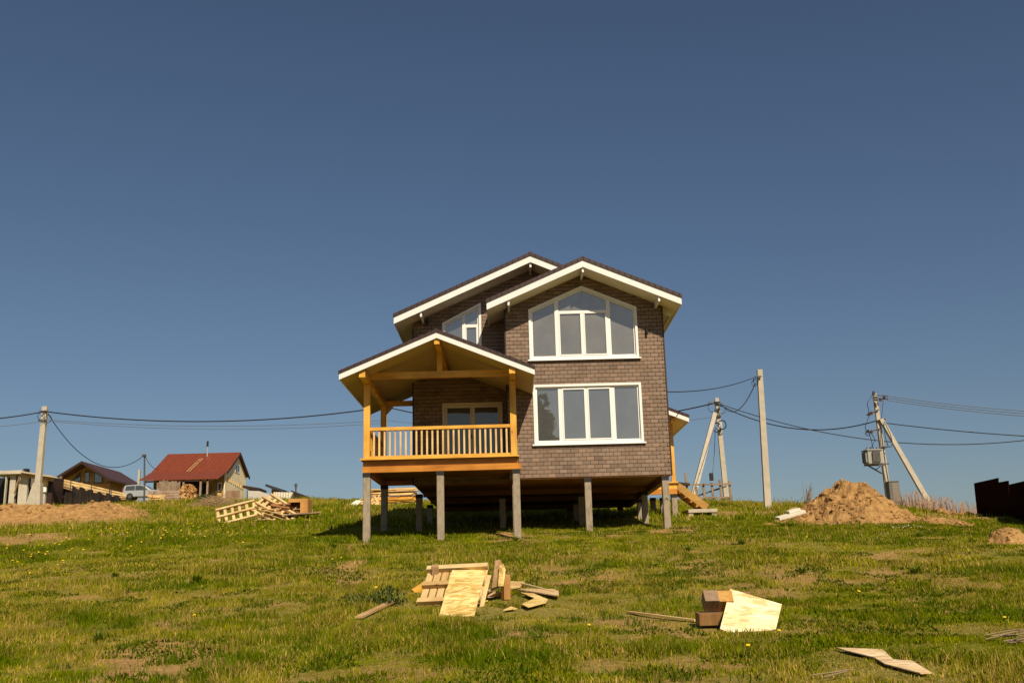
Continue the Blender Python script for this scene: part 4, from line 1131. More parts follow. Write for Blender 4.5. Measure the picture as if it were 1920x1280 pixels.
for (x, y) in ((1638, 737), (1641, 758), (1641.5, 762), (1634, 775), (1630, 777), (1634, 810), (1628, 809), (1651, 750), (1658, 745)):
    mb = MB(); q = pp(x, y, -.1); mb.cyl(q, .09, .12, 'Z', 8); mb.cyl(q+Vector((0, 0, .09)), .06, .08, 'Z', 8); mb.build('insulator', PORC, tr)
# transformer tank with fins
q0_, q1_ = P(1622, 872, YT_-.9), P(1652, 843, YT_-.9)
mb = MB(); mb.box(q0_.x+.12, q1_.x-.1, YT_-1.25, YT_-.35, q0_.z+.08, q1_.z-.05); mb.box(q0_.x+.05, q1_.x-.03, YT_-1.32, YT_-.28, q1_.z-.05, q1_.z+.02); tk = mb.build('transformer_tank', surf('dull grey tank', (.30, .29, .26), .6, .15, 4, .05), tr)
mb = MB()
for k in range(7): x = q0_.x+.40+k*.07; mb.box(x-.012, x+.012, YT_-1.40, YT_-1.25, q0_.z+.16, q1_.z-.12)
for k in range(7): y = YT_-1.15+k*.11; mb.box(q0_.x, q0_.x+.12, y-.015, y+.015, q0_.z+.16, q1_.z-.12)
mb.build('cooling_fins', surf('mid grey fins', (.22, .21, .19), .5, .1), tk)
mb = MB()
for k in range(4): x = q0_.x+.25+k*.2; mb.cyl((x, YT_-.8, q1_.z+.1), .035, .17, 'Z', 8)
mb.build('bushing', PORC, tk)
mb = MB(); mb.box(q0_.x+.1, q1_.x+.3, YT_-1.2, YT_-1.1, q0_.z-.0, q0_.z+.075); mb.box(q0_.x+.1, q1_.x+.3, YT_-.5, YT_-.4, q0_.z-.0, q0_.z+.075)
mb.tube([(q0_.x+.15, YT_-.9, q0_.z), pp(1653, 887)], .05, 5); mb.tube([pp(1641, 881, -.4), pp(1652, 872)], .03, 5); mb.build('transformer_shelf', STEEL, tr)
c_0, c_1 = P(1668, 943, YT_-.4), P(1682, 903, YT_-.4)
mb = MB(); mb.box(c_0.x, c_1.x, YT_-.65, YT_-.15, c_0.z, c_1.z); mb.box(c_0.x-.02, c_1.x+.02, YT_-.68, YT_-.12, c_1.z, c_1.z+.04); cb = mb.build('switch_cabinet', CABINET, tr)
mb = MB(); mb.box(c_0.x+.17, c_1.x-.03, YT_-.665, YT_-.651, c_0.z+.08, c_1.z-.06); mb.build('cabinet_door', surf('lighter cabinet door', (.19, .16, .13), .5, .1), cb)
mb = MB()
for (x0, y0_, xm, ym, x1, y1_) in ((1637, 738, 1626, 755, 1630, 776), (1630, 778, 1622, 800, 1626, 815), (1628, 808, 1634, 825, 1637, 842), (1634, 812, 1641, 825, 1632, 842), (1657, 793, 1660, 820, 1666, 838), (1673, 828, 1672, 836, 1667, 838), (1658, 790, 1670, 815, 1673, 828)):
    mb.tube([pp(x0, y0_, -.3), pp(xm, ym, -.35), pp(x1, y1_, -.3)], .022, 4)
mb.tube([pp(1651, 800, -.15), pp(1660, 870, -.15), pp(1667, 910, -.15)], .03, 4)
loop(mb, pp(1627, 812, -.3), .15, .02); mb.build('jumper_wire', CABLE, tr)
trT = pp(1645, 788)
cable('thick black cable from the braced pole to the transformer pole', apT, trT, 1.15, .036)
cable('long low black cable passing behind the transformer pole to the right edge', P(1350, 757, YA), P(2010, 812, 66), 1.62, .03)
cable('topmost grey wire from the transformer pole to the right edge', pp(1663, 742), P(2100, 778, 60), .25, .02, WIRE)
cable('middle grey wire from the transformer pole to the right edge', pp(1663, 746), P(2100, 783, 59), .25, .02, WIRE)
cable('lower grey wire of three from the transformer pole to the right edge', pp(1663, 750), P(2100, 788, 58), .25, .02, WIRE)
cable('black cable from the strut of the transformer pole to the right edge', pp(1662, 793), P(2100, 824, 60), .2, .03)

# ================================================================== RIGHT: rails, metal fence, reeds
YR = 62.0
rf = thing('rail_fence', 'unfinished grey timber rail fence behind the side stair', 'fence', (P(1330, 940, YR).x, YR, gz(P(1330, 940, YR).x, YR)))
for x, y0_ in ((1285, 886), (1318, 906), (1334, 905), (1349, 899), (1367, 901), (1305, 912)):
    a = P(x, y0_, YR); mb = MB(); mb.beam((a.x+.1, YR, gz(a.x, YR)-.3), a, .13, .1); mb.build('fence_post', GRWZ, rf)
for (xa, ya, xb, yb_) in ((1262, 909, 1371, 907), (1300, 932, 1371, 932)):
    mb = MB(); mb.beam(P(xa, ya, YR-.12), P(xb, yb_, YR-.12), .05, .10); mb.build('rail', GRWX, rf)
mb = MB(); mb.beam(P(1302, 931, YR+.2), P(1362, 911, YR+.2), .08, .1); mb.build('brace_pipe', STEEL, rf)
mb = MB(); mb.beam(P(1330, 944, YR+.2), P(1372, 932, YR+.2), .08, .1); mb.build('brace_pipe', STEEL, rf)
mb = MB(); q = P(1333, 893, YR-.15); mb.box(q.x-.1, q.x+.12, YR-.3, YR-.13, q.z-.25, q.z+.2); mb.build('meter_box', BLACK, rf)
plank('dark_sheet', 'dark roofing strip lying on the rails behind the side porch', P(1262, 905, YR-.4), P(1292, 908, YR-.3), .4, .14, BROWNTRIM, 'sheet')
# dark metal fence
YF_ = 45.0
mf = thing('metal_fence', 'tall dark brown sheet metal fence stepping down at the right edge', 'fence', (P(1870, 962, YF_).x, YF_, gz(P(1870, 962, YF_).x, YF_)))
FMET = stripes('dark brown fence sheet', (.022, .009, .006), 1, .2, .9, .5, .18, spec=.0)
FY = lambda x: 45-6.2*(x-1826)/45
def mpanel(pts, dx):
    pts = [P(x, y, FY(x))+Vector((dx, dx*.3, 0)) for x, y in pts]; k = len(pts); mb = MB(); n = Vector((.95, -.3, 0))*.03
    mb.add(pts+[p+n for p in pts], [tuple(range(k)), tuple(range(k, 2*k))[::-1]]+[(i, k+i, k+(i+1) % k, (i+1) % k) for i in range(k)]); mb.build('sheet_panel', FMET, mf)
mpanel([(1833, 972), (1826, 905.5), (1871, 895.5), (1875, 985)], 0)
mpanel([(1875, 985), (1871.2, 904), (1889.5, 900.5), (1894, 990)], .01)
mpanel([(1894, 990), (1890.5, 908), (1925, 900), (1934, 898), (1940, 1005)], .02)
mb = MB()
for x, y in ((1828, 907), (1872, 906), (1891, 910), (1928, 902)):
    a = P(x, y, FY(x))+Vector((.10, 0, 0)); mb.box(a.x-.03, a.x+.03, a.y-.03, a.y+.03, gz(a.x, a.y)-.4, a.z-.05)
    mb.build('fence_post', STEEL, mf); mb = MB()
# reeds along the crest and the bare sapling
REED = vcolmat('dry reeds', .8, .3, .1, 5, .1)
def reeds(label, px0, px1, Y, n, h0, h1, col):
    mb = MB()
    for k in range(n):
        x = P(random.uniform(px0, px1), 945, Y).x; y = Y+random.uniform(-1, 1); z = gz(x, y)-.05; h = random.uniform(h0, h1)
        t = Vector((random.uniform(-.15, .25)*h, random.uniform(-.1, .1), h)); r = random.uniform(.008, .016)
        c_ = sc3(col, random.uniform(.7, 1.2))
        mb.add([(x-r, y, z), (x+r, y, z), (x+t.x*.5+r, y, z+h*.6), (x+t.x, y+t.y, z+h), (x+t.x*.5-r, y, z+h*.6)], [(0, 1, 2, 3, 4)], c_)
        if k % 3 == 0: mb.add([(x+t.x*.8-.03, y, z+h*.8), (x+t.x*.9+.03, y, z+h*.85), (x+t.x, y+t.y, z+h*1.05)], [(0, 1, 2)], c_)
    return tag(mb.build('dry_reeds', REED, vcol=True), label, 'reeds', kind='stuff')
reeds('pale dry reeds on the crest right of the transformer pole', 1690, 1832, 57, 500, .3, 1.1, (.42, .28, .19))
reeds('sparse dry reeds on the crest left of the soil heap', 1440, 1540, 57, 60, .15, .5, (.30, .24, .12))
sp_ = P(1515, 948, 52); mb = MB(); z0 = gz(sp_.x, 52)
for k in range(24):
    a = Vector((sp_.x+random.uniform(-.12, .12), 52+random.uniform(-.1, .1), z0-.05)); h = random.uniform(.6, 1.35); lx = random.uniform(-.05, .42)
    mb.tube([a, a+Vector((lx*.3, random.uniform(-.1, .1), h*.55)), a+Vector((lx, random.uniform(-.2, .2), h))], .018, 4, r1=.006)
tag(mb.build('bare_sapling', TWIG), 'bare thin sapling standing at the left of the soil heap', 'sapling')

# ================================================================== FAR LEFT: houses, fences, car
YH = 128.0
WOODW = wood('ochre timber cladding', (.36, .23, .08), 'X', .7, .25, knots=False)
PALEW = surf('unpainted pale block wall', (.78, .66, .42), .8, .2, 1.5, .2)
def quadwall(name, pts, m, parent, th=.15, dirv=(0, 1, 0)):
    pts = [Vector(p) for p in pts]; k = len(pts); d = Vector(dirv)*th; mb = MB()
    mb.add(pts+[p+d for p in pts], [tuple(range(k)), tuple(range(k, 2*k))[::-1]]+[(i, k+i, k+(i+1) % k, (i+1) % k) for i in range(k)])
    return mb.build(name, m, parent)
def fbox(name, px0, px1, py0, py1, Y, d, m, parent=None):
    a = P(px0, py1, Y); b_ = P(px1, py0, Y); mb = MB(); mb.box(a.x, b_.x, Y, Y+d, a.z, b_.z); return mb.build(name, m, parent)
# red roofed house: long front, right gable seen obliquely
yr = YH+5.6
RX0, RX1 = P(315, 853, yr).x+.2, P(451.5, 849, yr).x-.5
rz = P(400, 849.5, YH+6).z; gr = gz(RX1, YH)-.3
red = thing('red_roofed_house', 'one storey house with a steep red metal roof and pale block gable', 'house', ((RX0+RX1)/2, YH, gr))
REDR = stripes('red metal roof', (.20, .045, .017), 0, .45, .45, .35, .12, var=.15)
yr = YH+5.6; ze = P(421.5, 881, YH).z; zb = P(468, 891, YH+10.2).z
mb = MB()
mb.box(RX0, RX1, YH+.2, YH+10, gr, ze-.3); wl = mb.build('wall', WOODW, red)
mb = MB(); mb.prism([(YH+.1, gr), (YH+10.1, gr), (YH+10.1, zb-.25), (yr, rz-.3), (YH+.1, ze-.3)], RX1, RX1+.12, 'X'); mb.build('gable_wall', PALEW, red)
zpf = P(401, 895.5, YH-4.2).z
def strip(mb, ya, za, yb_, zb_, x0, x1, t=.12):
    mb.add([(x0, ya, za), (x1, ya, za), (x1, yb_, zb_), (x0, yb_, zb_), (x0, ya, za-t), (x1, ya, za-t), (x1, yb_, zb_-t), (x0, yb_, zb_-t)], [(0, 1, 2, 3), (7, 6, 5, 4), (0, 4, 5, 1), (1, 5, 6, 2), (2, 6, 7, 3), (3, 7, 4, 0)])
mb = MB(); ex = RX1+.5; ex0 = RX0-.2
strip(mb, YH-.3, ze-.1, yr, rz, ex0, ex); strip(mb, yr, rz, YH+10.7, zb-.1, ex0, ex); strip(mb, YH-4.2, zpf, YH-.3, ze-.1, ex0, ex); rr = mb.build('roof', REDR, red)
mb = MB(); strip(mb, YH-.2, ze-.2, yr, rz-.1, ex-.1, ex+.03, .28); strip(mb, yr, rz-.1, YH+10.7, zb-.2, ex-.1, ex+.03, .28); mb.build('barge_board', BROWNTRIM, rr)
c0 = P(388, 862, yr-1); mb = MB(); mb.cyl((c0.x, yr-1, c0.z+.75), (.10), 2.2, 'Z', 10); st = mb.build('stove_pipe', surf('galvanised flue', (.5, .5, .5), .4, .1, metal=.6), rr); c1 = P(388, 829, yr-1)
mb = MB(); mb.cyl((c0.x, yr-1, c1.z-.2), .13, .7, 'Z', 10); mb.build('flue_cap', BLACK, st)
def onroof(px, py):
    d = P(px, py, 1.0)
    # meet the front slope
    for k in range(2000):
        Y = YH-5+k*.01
        z = (ze-.1)+(rz-ze+.1)*(Y-YH+.3)/(yr-YH+.3) if Y > YH-.3 else zpf+(ze-.1-zpf)*(Y-YH+4.2)/3.9
        if d.z*Y <= z+.08: return Vector((d.x*Y, Y, z+.12))
    return P(px, py, YH)
mb = MB()
for o_ in (0, 5): mb.tube([onroof(350+o_, 884), onroof(375+o_, 860)], .028, 4)
for k in range(9): mb.tube([onroof(350, 884).lerp(onroof(375, 860), k/8), onroof(355, 884).lerp(onroof(380, 860), k/8)], .022, 4)
mb.build('roof_ladder', PALX, rr)
# gable window and battens on the gable (facing right)
def gw(name, py_a, py_b, ya, yb_, m, parent, x=RX1+.12, th=.06):
    mb = MB(); z0, z1 = P(447, py_b, (ya+yb_)/2).z, P(447, py_a, (ya+yb_)/2).z; mb.box(x, x+th, ya, yb_, z0, z1); return mb.build(name, m, parent)
gwin = gw('gable_window', 870, 886, YH+4.4, YH+6.6, PVC, red)
gw('pane', 872, 884, YH+4.7, YH+5.4, GLASSF, gwin, RX1+.181, .02); gw('pane', 872, 884, YH+5.6, YH+6.3, GLASSF, gwin, RX1+.181, .02)
mb = MB()
for k in range(9):
    y = YH+1.2+k*.9; z = P(447, 903+k*.7, YH+5).z; mb.box(RX1+.121, RX1+.2, y-.16, y+.16, z-.22, z+.22)
mb.build('batten', YWX, red)
for x in (272, 297, 345, 377, 390):
    mb = MB(); a = P(x, 897, YH-3.8); mb.box(a.x-.11, a.x+.11, YH-3.95, YH-3.75, gr-.5, zpf-.1); mb.build('porch_post', GRWZ, red)
mb = MB(); a = P(272, 898, YH-3.9); b_ = P(400, 898, YH-3.9); mb.box(a.x, b_.x, YH-3.95, YH-3.75, zpf-.32, zpf-.13); mb.build('porch_beam', GRWX, red)
fw = fbox('porch_window', 407.5, 416, 904, 921, YH+.1, .08, PVC, red); fbox('pane', 409.5, 414.5, 906.5, 919, YH+.08, .015, GLASSF, fw)
fbox('dark_doorway', 379, 388, 905, 930, YH+.16, .035, BLACK, red)
fbox('porch_shade_panel', 300, 378, 900, 930, YH+.165, .03, surf('dark green porch shade', (.035, .035, .018), .8, .3), red)  # near-black sheet over the front wall, paints the porch shade as colour
# board panel, log fence, firewood, lumber in front of it
vb = MB(); a = P(297.5, 921, YH-4.3); b_ = P(338.5, 899.5, YH-4.3)
for k in range(12):
    x0 = a.x+(b_.x-a.x)*k/12; vb.box(x0+.01, x0+(b_.x-a.x)/12-.01, YH-4.35+.02*(k % 2), YH-4.28+.02*(k % 2), a.z+random.uniform(-.1, .1), b_.z+random.uniform(-.1, .1)-.02*k)
tag(vb.build('board_screen', GRWZ), 'grey upright board screen hanging at the front of the red roofed porch', 'screen')
vb = MB(); a = P(277, 940, YH-6.6); b_ = P(337, 918.5, YH-6.6)
for k in range(4):
    z0 = a.z+(b_.z-a.z)*k/4; vb.box(a.x, b_.x, YH-6.6, YH-6.5, z0+.02, z0+(b_.z-a.z)/4-.02)
tag(vb.build('plank_wall', wood('pinkish plank', (.36, .25, .18), 'X', .8, .3)), 'low wall of four pinkish planks between the car and the firewood', 'wall')
vb = MB()
for k in range(22):
    a = P(random.uniform(272, 285), random.uniform(926, 937), YH-8); vb.beam(a+Vector((0, random.uniform(-.4, .4), 0)), P(random.uniform(296, 312), random.uniform(927, 938), YH-8), .2, .09)
tag(vb.build('lumber_stack', YWX), 'low pile of pale loose boards in front of the silver car', 'wood pile')
fwd = MB(); FIRE = vcolmat('split firewood', .8, 0, .3, 6, .1)
ca = P(351, 934, YH-5); 
for k in range(190):
    t = random.uniform(0, PI); rr_ = math.sqrt(random.random()); x = ca.x+math.cos(t)*rr_*1.05; z = ca.z-.2+math.sin(t)*rr_*1.85
    r = random.uniform(.09, .16); col = random.choice([(.45, .24, .08), (.38, .18, .06), (.52, .33, .14), (.25, .12, .05)])
    fwd.tube([(x, YH-5-.6*random.random(), z), (x+random.uniform(-.1, .1), YH-4.2, z)], r, 6, col)
tag(fwd.build('firewood_pile', FIRE, vcol=True), 'rounded heap of split orange firewood in front of the red roofed porch', 'firewood')
# firewood offcuts by the porch end
fwd = MB()
for k in range(40):
    a = P(random.uniform(397, 412), random.uniform(922, 934), YH-2); fwd.beam(a, a+Vector((random.uniform(-.5, .5), .3, random.uniform(-.2, .2))), .18, .14, col=random.choice([(.6, .42, .16), (.5, .33, .12)]))
tag(fwd.build('firewood_pile', FIRE, vcol=True), 'small heap of pale wood offcuts below the porch window of the red roofed house', 'firewood')
gp = MB(); a = P(424, 936, YH-1.5); b_ = P(449, 919, YH-1.5); gp.box(a.x, b_.x, YH-1.6, YH-1.45, a.z-.3, b_.z)
tag(gp.build('board_screen', wood('reddish grey boards', (.27, .17, .11), 'Z', .8, .35)), 'reddish brown board screen in front of the pale gable', 'screen')
# brown roofed house
YB_ = 134.0
bh = thing('brown_roofed_house', 'ochre timber house with a brown gabled roof and slanting gable windows', 'house', (P(156, 930, YB_).x, YB_, gz(P(156, 930, YB_).x, YB_)))
bx0, bx1, bxa = P(113, 900, YB_).x, P(203, 900, YB_).x, P(153, 870, YB_-2.2).x
bza = P(153, 864, YB_-2.2).z; bzl = P(105, 893.5, YB_-2.2).z; bzr = P(207, 897, YB_-2.2).z; bg_ = gz(bx0, YB_)-1.5
def btop(x): return bza+(bzl-bza)*(bxa-x)/(bxa-P(105, 893, YB_-2.2).x) if x < bxa else bza+(bzr-bza)*(x-bxa)/(P(207, 897, YB_-2.2).x-bxa)
mb = MB(); mb.prism([(bx0, bg_), (bx1, bg_), (bx1, btop(bx1)-.2), (bxa, bza-.2), (bx0, btop(bx0)-.2)], YB_, YB_+10); mb.build('wall', WOODW, bh)
mb = MB(); el, er = P(105, 893, YB_-2.2).x, P(208, 897, YB_-2.2).x
slope_slab(mb, el, bxa, YB_-2.2, YB_+11, btop, 0, .22); slope_slab(mb, bxa, er, YB_-2.2, YB_+11, btop, 0, .22)
br = mb.build('roof', stripes('brown plum roof sheet', (.075, .034, .028), 1, .4, .5, .3, .12), bh)
mb = MB(); slope_slab(mb, el, bxa, YB_-2.26, YB_-2.2, btop, -.01, .34); slope_slab(mb, bxa, er, YB_-2.26, YB_-2.2, btop, -.01, .34); mb.build('barge_board', BROWNTRIM, br)
for pts in ([(133, 903), (151, 903), (151, 886), (149, 886)], [(159, 905), (167, 905), (167.5, 883), (159.5, 883)], [(176, 905), (192, 905), (192, 893), (177, 884)]):
    ps = [P(x, y, YB_-.05) for x, y in pts]; w_ = quadwall('window', ps, BROWNTRIM, bh, .045)
    c_ = sum(ps, Vector())/4; ps2 = [c_+(p-c_)*.84+Vector((0, -.012, 0)) for p in ps]; quadwall('pane', ps2, GLASSF, w_, .01)
fbox('floor_band', 175, 207, 906, 917, YB_-.1, .08, surf('orange band', (.45, .22, .05), .7, .15), bh)
# unfinished concrete garage
YG = 106.0
gg = thing('concrete_garage', 'unfinished concrete slab garage with a flat timber edged roof at the left edge', 'garage', (P(40, 938, YG).x, YG, gz(P(40, 938, YG).x, YG)))
for (x0, x1, y0_, dy) in ((5, 13, 886, 0), (14, 30, 890, .3), (31, 53, 890, .1), (75, 86, 909, .2)):
    fbox('wall_panel', x0, x1, y0_, 956, YG+dy, .35, CONCW, gg)
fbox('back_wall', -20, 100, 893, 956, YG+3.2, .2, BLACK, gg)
fbox('side_wall', 86.5, 100, 893, 956, YG+.5, 2.6, BROWNTRIM, gg)
fbox('opening_panel', 53.5, 74, 893, 956, YG+1.4, .1, surf('dusty dark door', (.16, .13, .11), .9, .2), gg)
fbox('roof_slab', -20, 41, 881, 889, YG-.3, 3.4, CONCW, gg)
mb = MB(); mb.beam(P(41, 888, YG-.2), P(100, 897, YG-.2), .3, .55); mb.build('roof_beam', OFFT, gg)
mb = MB(); mb.beam(P(38, 884.5, YG-.6), P(112, 896, YG-.6), .9, .08); mb.build('roof_edge', CONCW, gg)
fbox('vent_block', 43, 51, 878, 887, YG+.3, .6, BLACK, gg)
mb = MB(); mb.beam(P(27, 925, YG-.05), P(37, 893, YG-.05), .25, .06); mb.build('brace', OFFT, gg)
fbox('board_stack', 76, 89, 896, 910, YG-.1, .25, YWX, gg)
fbox('foam_sheet', 77, 87, 911, 922, YG+.02, .15, FOAM, gg)
# sagging timber fence
tf = thing('timber_fence', 'sagging pale timber rail fence running down towards the silver car', 'fence', (P(160, 930, 112).x, 112, gz(P(160, 930, 112).x, 112)))
for dy in (0, 6, 12):
    mb = MB(); pts = [P(112, 898+dy*.8, 110), P(135, 903+dy, 111), P(170, 910.5+dy, 112), P(205, 919+dy*.9, 113), P(236, 926+dy*.5, 114)]
    for a, b_ in zip(pts, pts[1:]):
        mb.beam(a, b_, .06, .16); mb.beam(a-Vector((0, 0, .22)), b_-Vector((0, 0, .20)), .05, .10)
    mb.build('rail', (YWX, PALX, OFFT)[dy//6], tf)
for x, y in ((113, 894), (127, 901), (142, 905), (172, 911), (206, 919)):
    a = P(x, y, 112); mb = MB(); mb.box(a.x-.1, a.x+.1, 112.1, 112.3, gz(a.x, 112)-.3, a.z+.1); mb.build('fence_post', GRWZ, tf)
nt_ = MB(); cols = []
for k in range(41):
    x = 92+k*3.4; top = P(x, (908 if x < 128 else 910+(x-128)*.22)+3*math.sin(k*1.3)*(x > 125), 111); a = P(x, 930, 111)
    zb_ = gz(a.x, 111)-.5; cols.append((Vector((top.x, 111+.12*math.sin(k*2.1), zb_)), Vector((top.x, 111+.3*math.sin(k*1.7), max(top.z, zb_+.3)))))
vs = []; fs = []
for a, b_ in cols: vs += [a, b_, a+Vector((0, .08, 0)), b_+Vector((0, .08, 0))]
for k in range(40): i4 = 4*k; fs += [(i4, i4+4, i4+5, i4+1), (i4+2, i4+3, i4+7, i4+6), (i4+1, i4+5, i4+7, i4+3)]
nt_.add(vs, fs)
tag(nt_.build('dark_netting', surf('dark scrap netting', (.022, .015, .010), .9, .6, 1.2, .6)), 'dark brown netting and scrap hung below the sagging timber fence', 'netting')
for x, y0_ in ((133, 903), (172, 906), (206, 905)):
    a = P(x, y0_, 108); b_ = P(x, 938, 108)
    mb = MB(); mb.cyl((a.x, 108, (a.z+gz(a.x, 108))/2-.1), .04, a.z-gz(a.x, 108)+.4, 'Z', 6); tag(mb.build('fence_stake', BROWNTRIM), 'thin dark steel stake in front of the sagging fence, '+{133: 'nearest the concrete garage', 172: 'middle one of three', 206: 'nearest the silver car'}[x], 'stake')
mb = MB(); a = P(261, 880, 131); mb.box(a.x-.13, a.x+.13, 131, 131.3, gz(a.x, 131)-.3, a.z); tag(mb.build('concrete_post', CONCL), 'short pale concrete post behind the silver car', 'post')
# silver estate car
YC = 124.6
cl_, cr_ = P(233.5, 930, YC).x, P(233.5, 930, YC).x+4.7; cz = P(250, 936.5, YC).z
car = thing('parked_car', 'silver off road car parked behind the pile of pale boards', 'car', ((cl_+cr_)/2, YC, cz))
PAINT = surf('silver car paint', (.31, .33, .35), .3, .04, 2, 0, spec=.6)
CARGL = glass('tinted car glass', (.015, .018, .02), .15)
prof = [(0.02, .45), (0, .75), (.08, 1.05), (.18, 1.55), (.38, 1.68), (2.0, 1.73), (2.55, 1.67), (3.35, 1.12), (4.35, 1.02), (4.66, .85), (4.7, .45), (4.2, .3), (.4, .3)]
mb = MB(); mb.prism([(cl_+x, cz+z) for x, z in prof], YC-.85, YC+.85); mb.build('body', PAINT, car, bevel=.07)
for nm, pts in (('rear_window', [(.36, 1.06), (.48, 1.56), (1.5, 1.60), (1.5, 1.06)]), ('door_window', [(1.58, 1.06), (1.58, 1.60), (2.3, 1.60), (3.05, 1.08)])):
    mb = MB(); mb.prism([(cl_+x, cz+z) for x, z in pts], YC-.875, YC-.845); mb.build(nm, CARGL, car)
for x in (.95, 3.75):
    for y in (YC-.78, YC+.78):
        mb = MB(); mb.cyl((cl_+x, y, cz+.36), .37, .22, 'Y', 20); wh = mb.build('wheel', BLACK, car)
        mb = MB(); mb.cyl((cl_+x, y, cz+.36), .22, .235, 'Y', 14); mb.build('rim', STEEL, wh)
mb = MB(); mb.box(cl_-.03, cl_+.06, YC-.84, YC-.6, cz+.95, cz+1.4); mb.build('tail_light', surf('red lamp', (.3, .02, .01), .3, .1), car)
mb = MB(); mb.box(cl_+4.5, cl_+4.67, YC-.83, YC-.55, cz+.75, cz+.92); mb.build('headlight', GREYBOX, car)
mb = MB(); mb.box(cl_+.5, cl_+2.2, YC-.7, YC-.66, cz+1.735, cz+1.78); mb.build('roof_rail', STEEL, car)
# sheds and fences right of the red house
YQ = 126.0
fb = MB(); pts = [(465, 919), (488, 921), (488, 921), (513, 931), (513, 938), (465, 936)]
tag(quadwall('metal_fence', [P(x, y, YQ) for x, y in ((465, 936), (465, 919.5), (486, 920), (513, 929), (513, 939))], surf('pale grey fence sheet', (.46, .42, .37), .6, .08, 2, .1), None, .12), 'pale grey metal fence stepping down right of the red roofed house', 'fence')
sh = thing('far_shed', 'low grey shed with a dark roof just right of the red roofed house', 'shed', (P(478, 920, YQ+8).x, YQ+8, gz(P(478, 920, YQ+8).x, YQ+8)))
fbox('wall', 463, 490, 918, 936, YQ+8, 3, CONCW, sh)
mb = MB(); mb.beam(P(462, 914, YQ+7.5), P(493, 919, YQ+7.5), 4, .3); mb.build('roof', BROWNTRIM, sh)
sh = thing('lean_to_shed', 'small ochre shed with a steep dark lean-to roof behind the white fence', 'shed', (P(520, 925, YQ+6).x, YQ+6, gz(P(520, 925, YQ+6).x, YQ+6)))
quadwall('wall', [P(x, y, YQ+6) for x, y in ((509, 936), (509, 916), (535, 924), (535, 938))], WOODW, sh, 3)
mb = MB(); mb.beam(P(504.5, 911.5, YQ+5.5), P(538, 922.5, YQ+5.5), 4, .3); mb.build('roof', surf('dark slate roof', (.03, .03, .04), .6, .2), sh)
WF_ = stripes('white corrugated fence', (.66, .60, .48), 0, .32, .6, .6, .2)
tag(quadwall('metal_fence', [P(x, y, YQ-1) for x, y in ((513, 940), (513, 922), (552, 922.5), (552, 940))], WF_, None, .1), 'white corrugated metal fence behind the plywood crate', 'fence')
sh = thing('white_shed', 'low white shed with a thin dark sloping roof edge behind the plywood crate', 'shed', (P(564, 930, YQ).x, YQ, gz(P(564, 930, YQ).x, YQ)))
quadwall('wall', [P(x, y, YQ-.5) for x, y in ((552.2, 940), (552.2, 923.5), (576, 932), (576, 941))], surf('white shed wall', (.62, .57, .47), .7, .06), sh, 3)
mb = MB(); mb.beam(P(551, 922, YQ-.6), P(577, 931.5, YQ-.6), 3.4, .15); mb.build('roof', BROWNTRIM, sh)
mb = MB(); a = P(553, 906, YQ-.6); b_ = P(553, 924, YQ-.6); mb.cyl((a.x, YQ, (a.z+b_.z)/2), .1, a.z-b_.z, 'Z', 8); mb.cyl((a.x, YQ, a.z-.15), .17, .4, 'Z', 8); mb.build('flue', STEEL, sh)
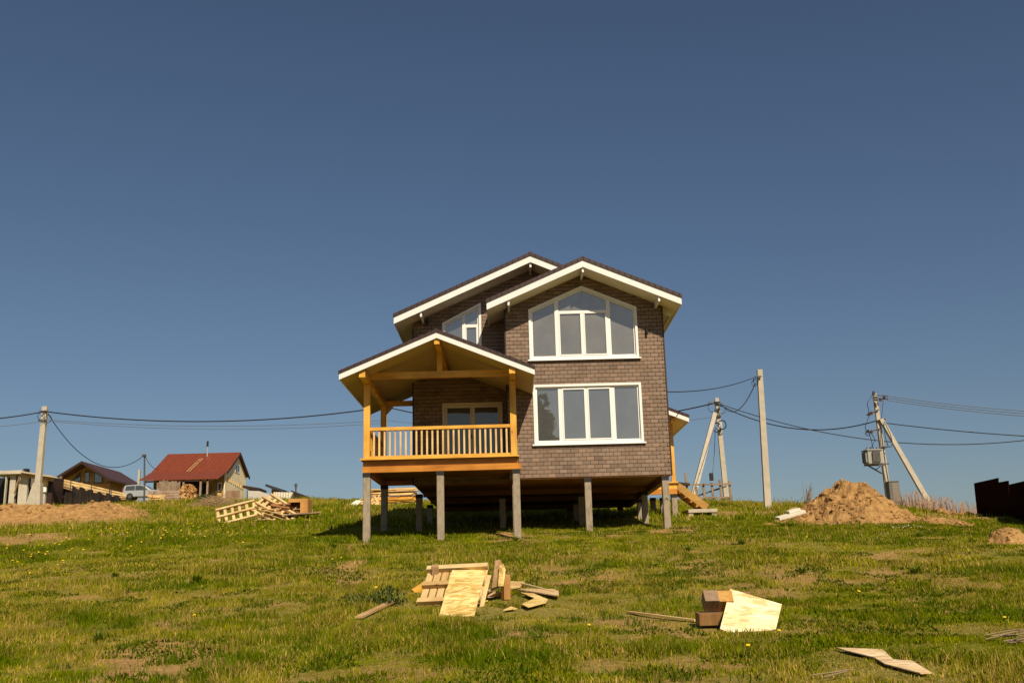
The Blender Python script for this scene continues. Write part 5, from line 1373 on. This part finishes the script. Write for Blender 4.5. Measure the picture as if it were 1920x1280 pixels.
# bushes and straw heap
for (x, y, Y, h, n, s, lab) in ((386, 941, 58, .42, 700, .7, 'dense dark green bush in front of the red roofed house'), (403, 943, 57, .3, 300, .5, 'low green bush right of the dense dark one by the straw heap'), (560, 1030, 24, .0, 0, 0, ''), (725, 1110, 17.5, .28, 420, .35, 'dark green clump of tall weeds left of the tilted pallet'), (665, 1105, 17.6, .2, 200, .3, 'small green weed clump further left of the tilted pallet')):
    if not n: continue
    c0 = P(x, y, Y); mb = MB()
    for k in range(n):
        a = Vector((c0.x+random.gauss(0, s*.5), Y+random.gauss(0, s*.4), 0)); hh = h*math.exp(-((a.x-c0.x)/s)**2)
        a.z = gz(a.x, a.y)+random.random()*hh; L = h*random.uniform(.12, .3); t = random.uniform(0, 2*PI)
        d = Vector((math.cos(t)*L*.6, math.sin(t)*L*.6, L)); sd_ = Vector((-math.sin(t), math.cos(t), 0))*L*.22; cc = sc3((.05, .085, .014), random.uniform(.5, 1.5))
        mb.add([a, a+d*.5+sd_, a+d, a+d*.5-sd_], [(0, 1, 2, 3)], cc)
    tag(mb.build('bush', LEAF, vcol=True), lab, 'bush')
mb = MB(); 
for k in range(700):
    c0 = P(random.gauss(405, 22), 951, 54+random.uniform(-1.5, 1.5)); z = gz(c0.x, c0.y)+random.uniform(0, .5)*math.exp(-((c0.x-P(405, 950, 54).x)/1.0)**2)
    a = Vector((c0.x, c0.y, z)); d = Vector((random.uniform(-.35, .35), random.uniform(-.3, .1), random.uniform(-.1, .16))); s_ = Vector((0, 0, .014))
    mb.add([a-s_, a+d-s_*.5, a+d+s_*.5, a+s_], [(0, 1, 2, 3)], sc3((.36, .24, .13), random.uniform(.6, 1.3)))
tag(mb.build('straw_heap', REED, vcol=True), 'flattened heap of dry brown straw below the green bushes', 'straw heap', kind='stuff')
# small tree behind the camera whose reflection shows in the lower window
tcx, tcy = 1.3, -22.0
tz = gz(tcx, tcy)
pt = thing('leafy_tree', 'broad dark green tree reflected in the left pane of the lower window', 'tree', (tcx, tcy, tz))
mb = MB(); mb.tube([(tcx, tcy, tz-.3), (tcx+.1, tcy, tz+6), (tcx, tcy, tz+17)], .25, 8, r1=.04)
for k in range(16): h = 3+k*.8; a = random.uniform(0, 6.28); mb.tube([(tcx, tcy, tz+h), (tcx+math.cos(a)*.9, tcy+math.sin(a)*.9, tz+h+1.3)], .06, 5, r1=.02)
mb.build('trunk', TWIG, pt)
mb = MB()
for k in range(15000):
    h = random.uniform(1.5, 17.9); rr_ = 2.3*math.sqrt(max(0, 1-((h-9)/9)**2))*(.85+.3*vnoise(h*.8, 3.3, 5)); t = random.uniform(0, 6.28); q = rr_*math.sqrt(random.random())
    a = Vector((tcx+q*math.cos(t), tcy+q*math.sin(t), tz+h)); d = Vector((random.gauss(0, .24), random.gauss(0, .24), random.gauss(0, .24))); e = Vector((random.gauss(0, .16), random.gauss(0, .16), random.gauss(0, .16)))
    mb.add([a, a+d+e, a+d*2, a+d-e], [(0, 1, 2, 3)], sc3((.05, .08, .015), random.uniform(.5, 1.4)))
mb.build('crown', LEAF, pt, vcol=True)
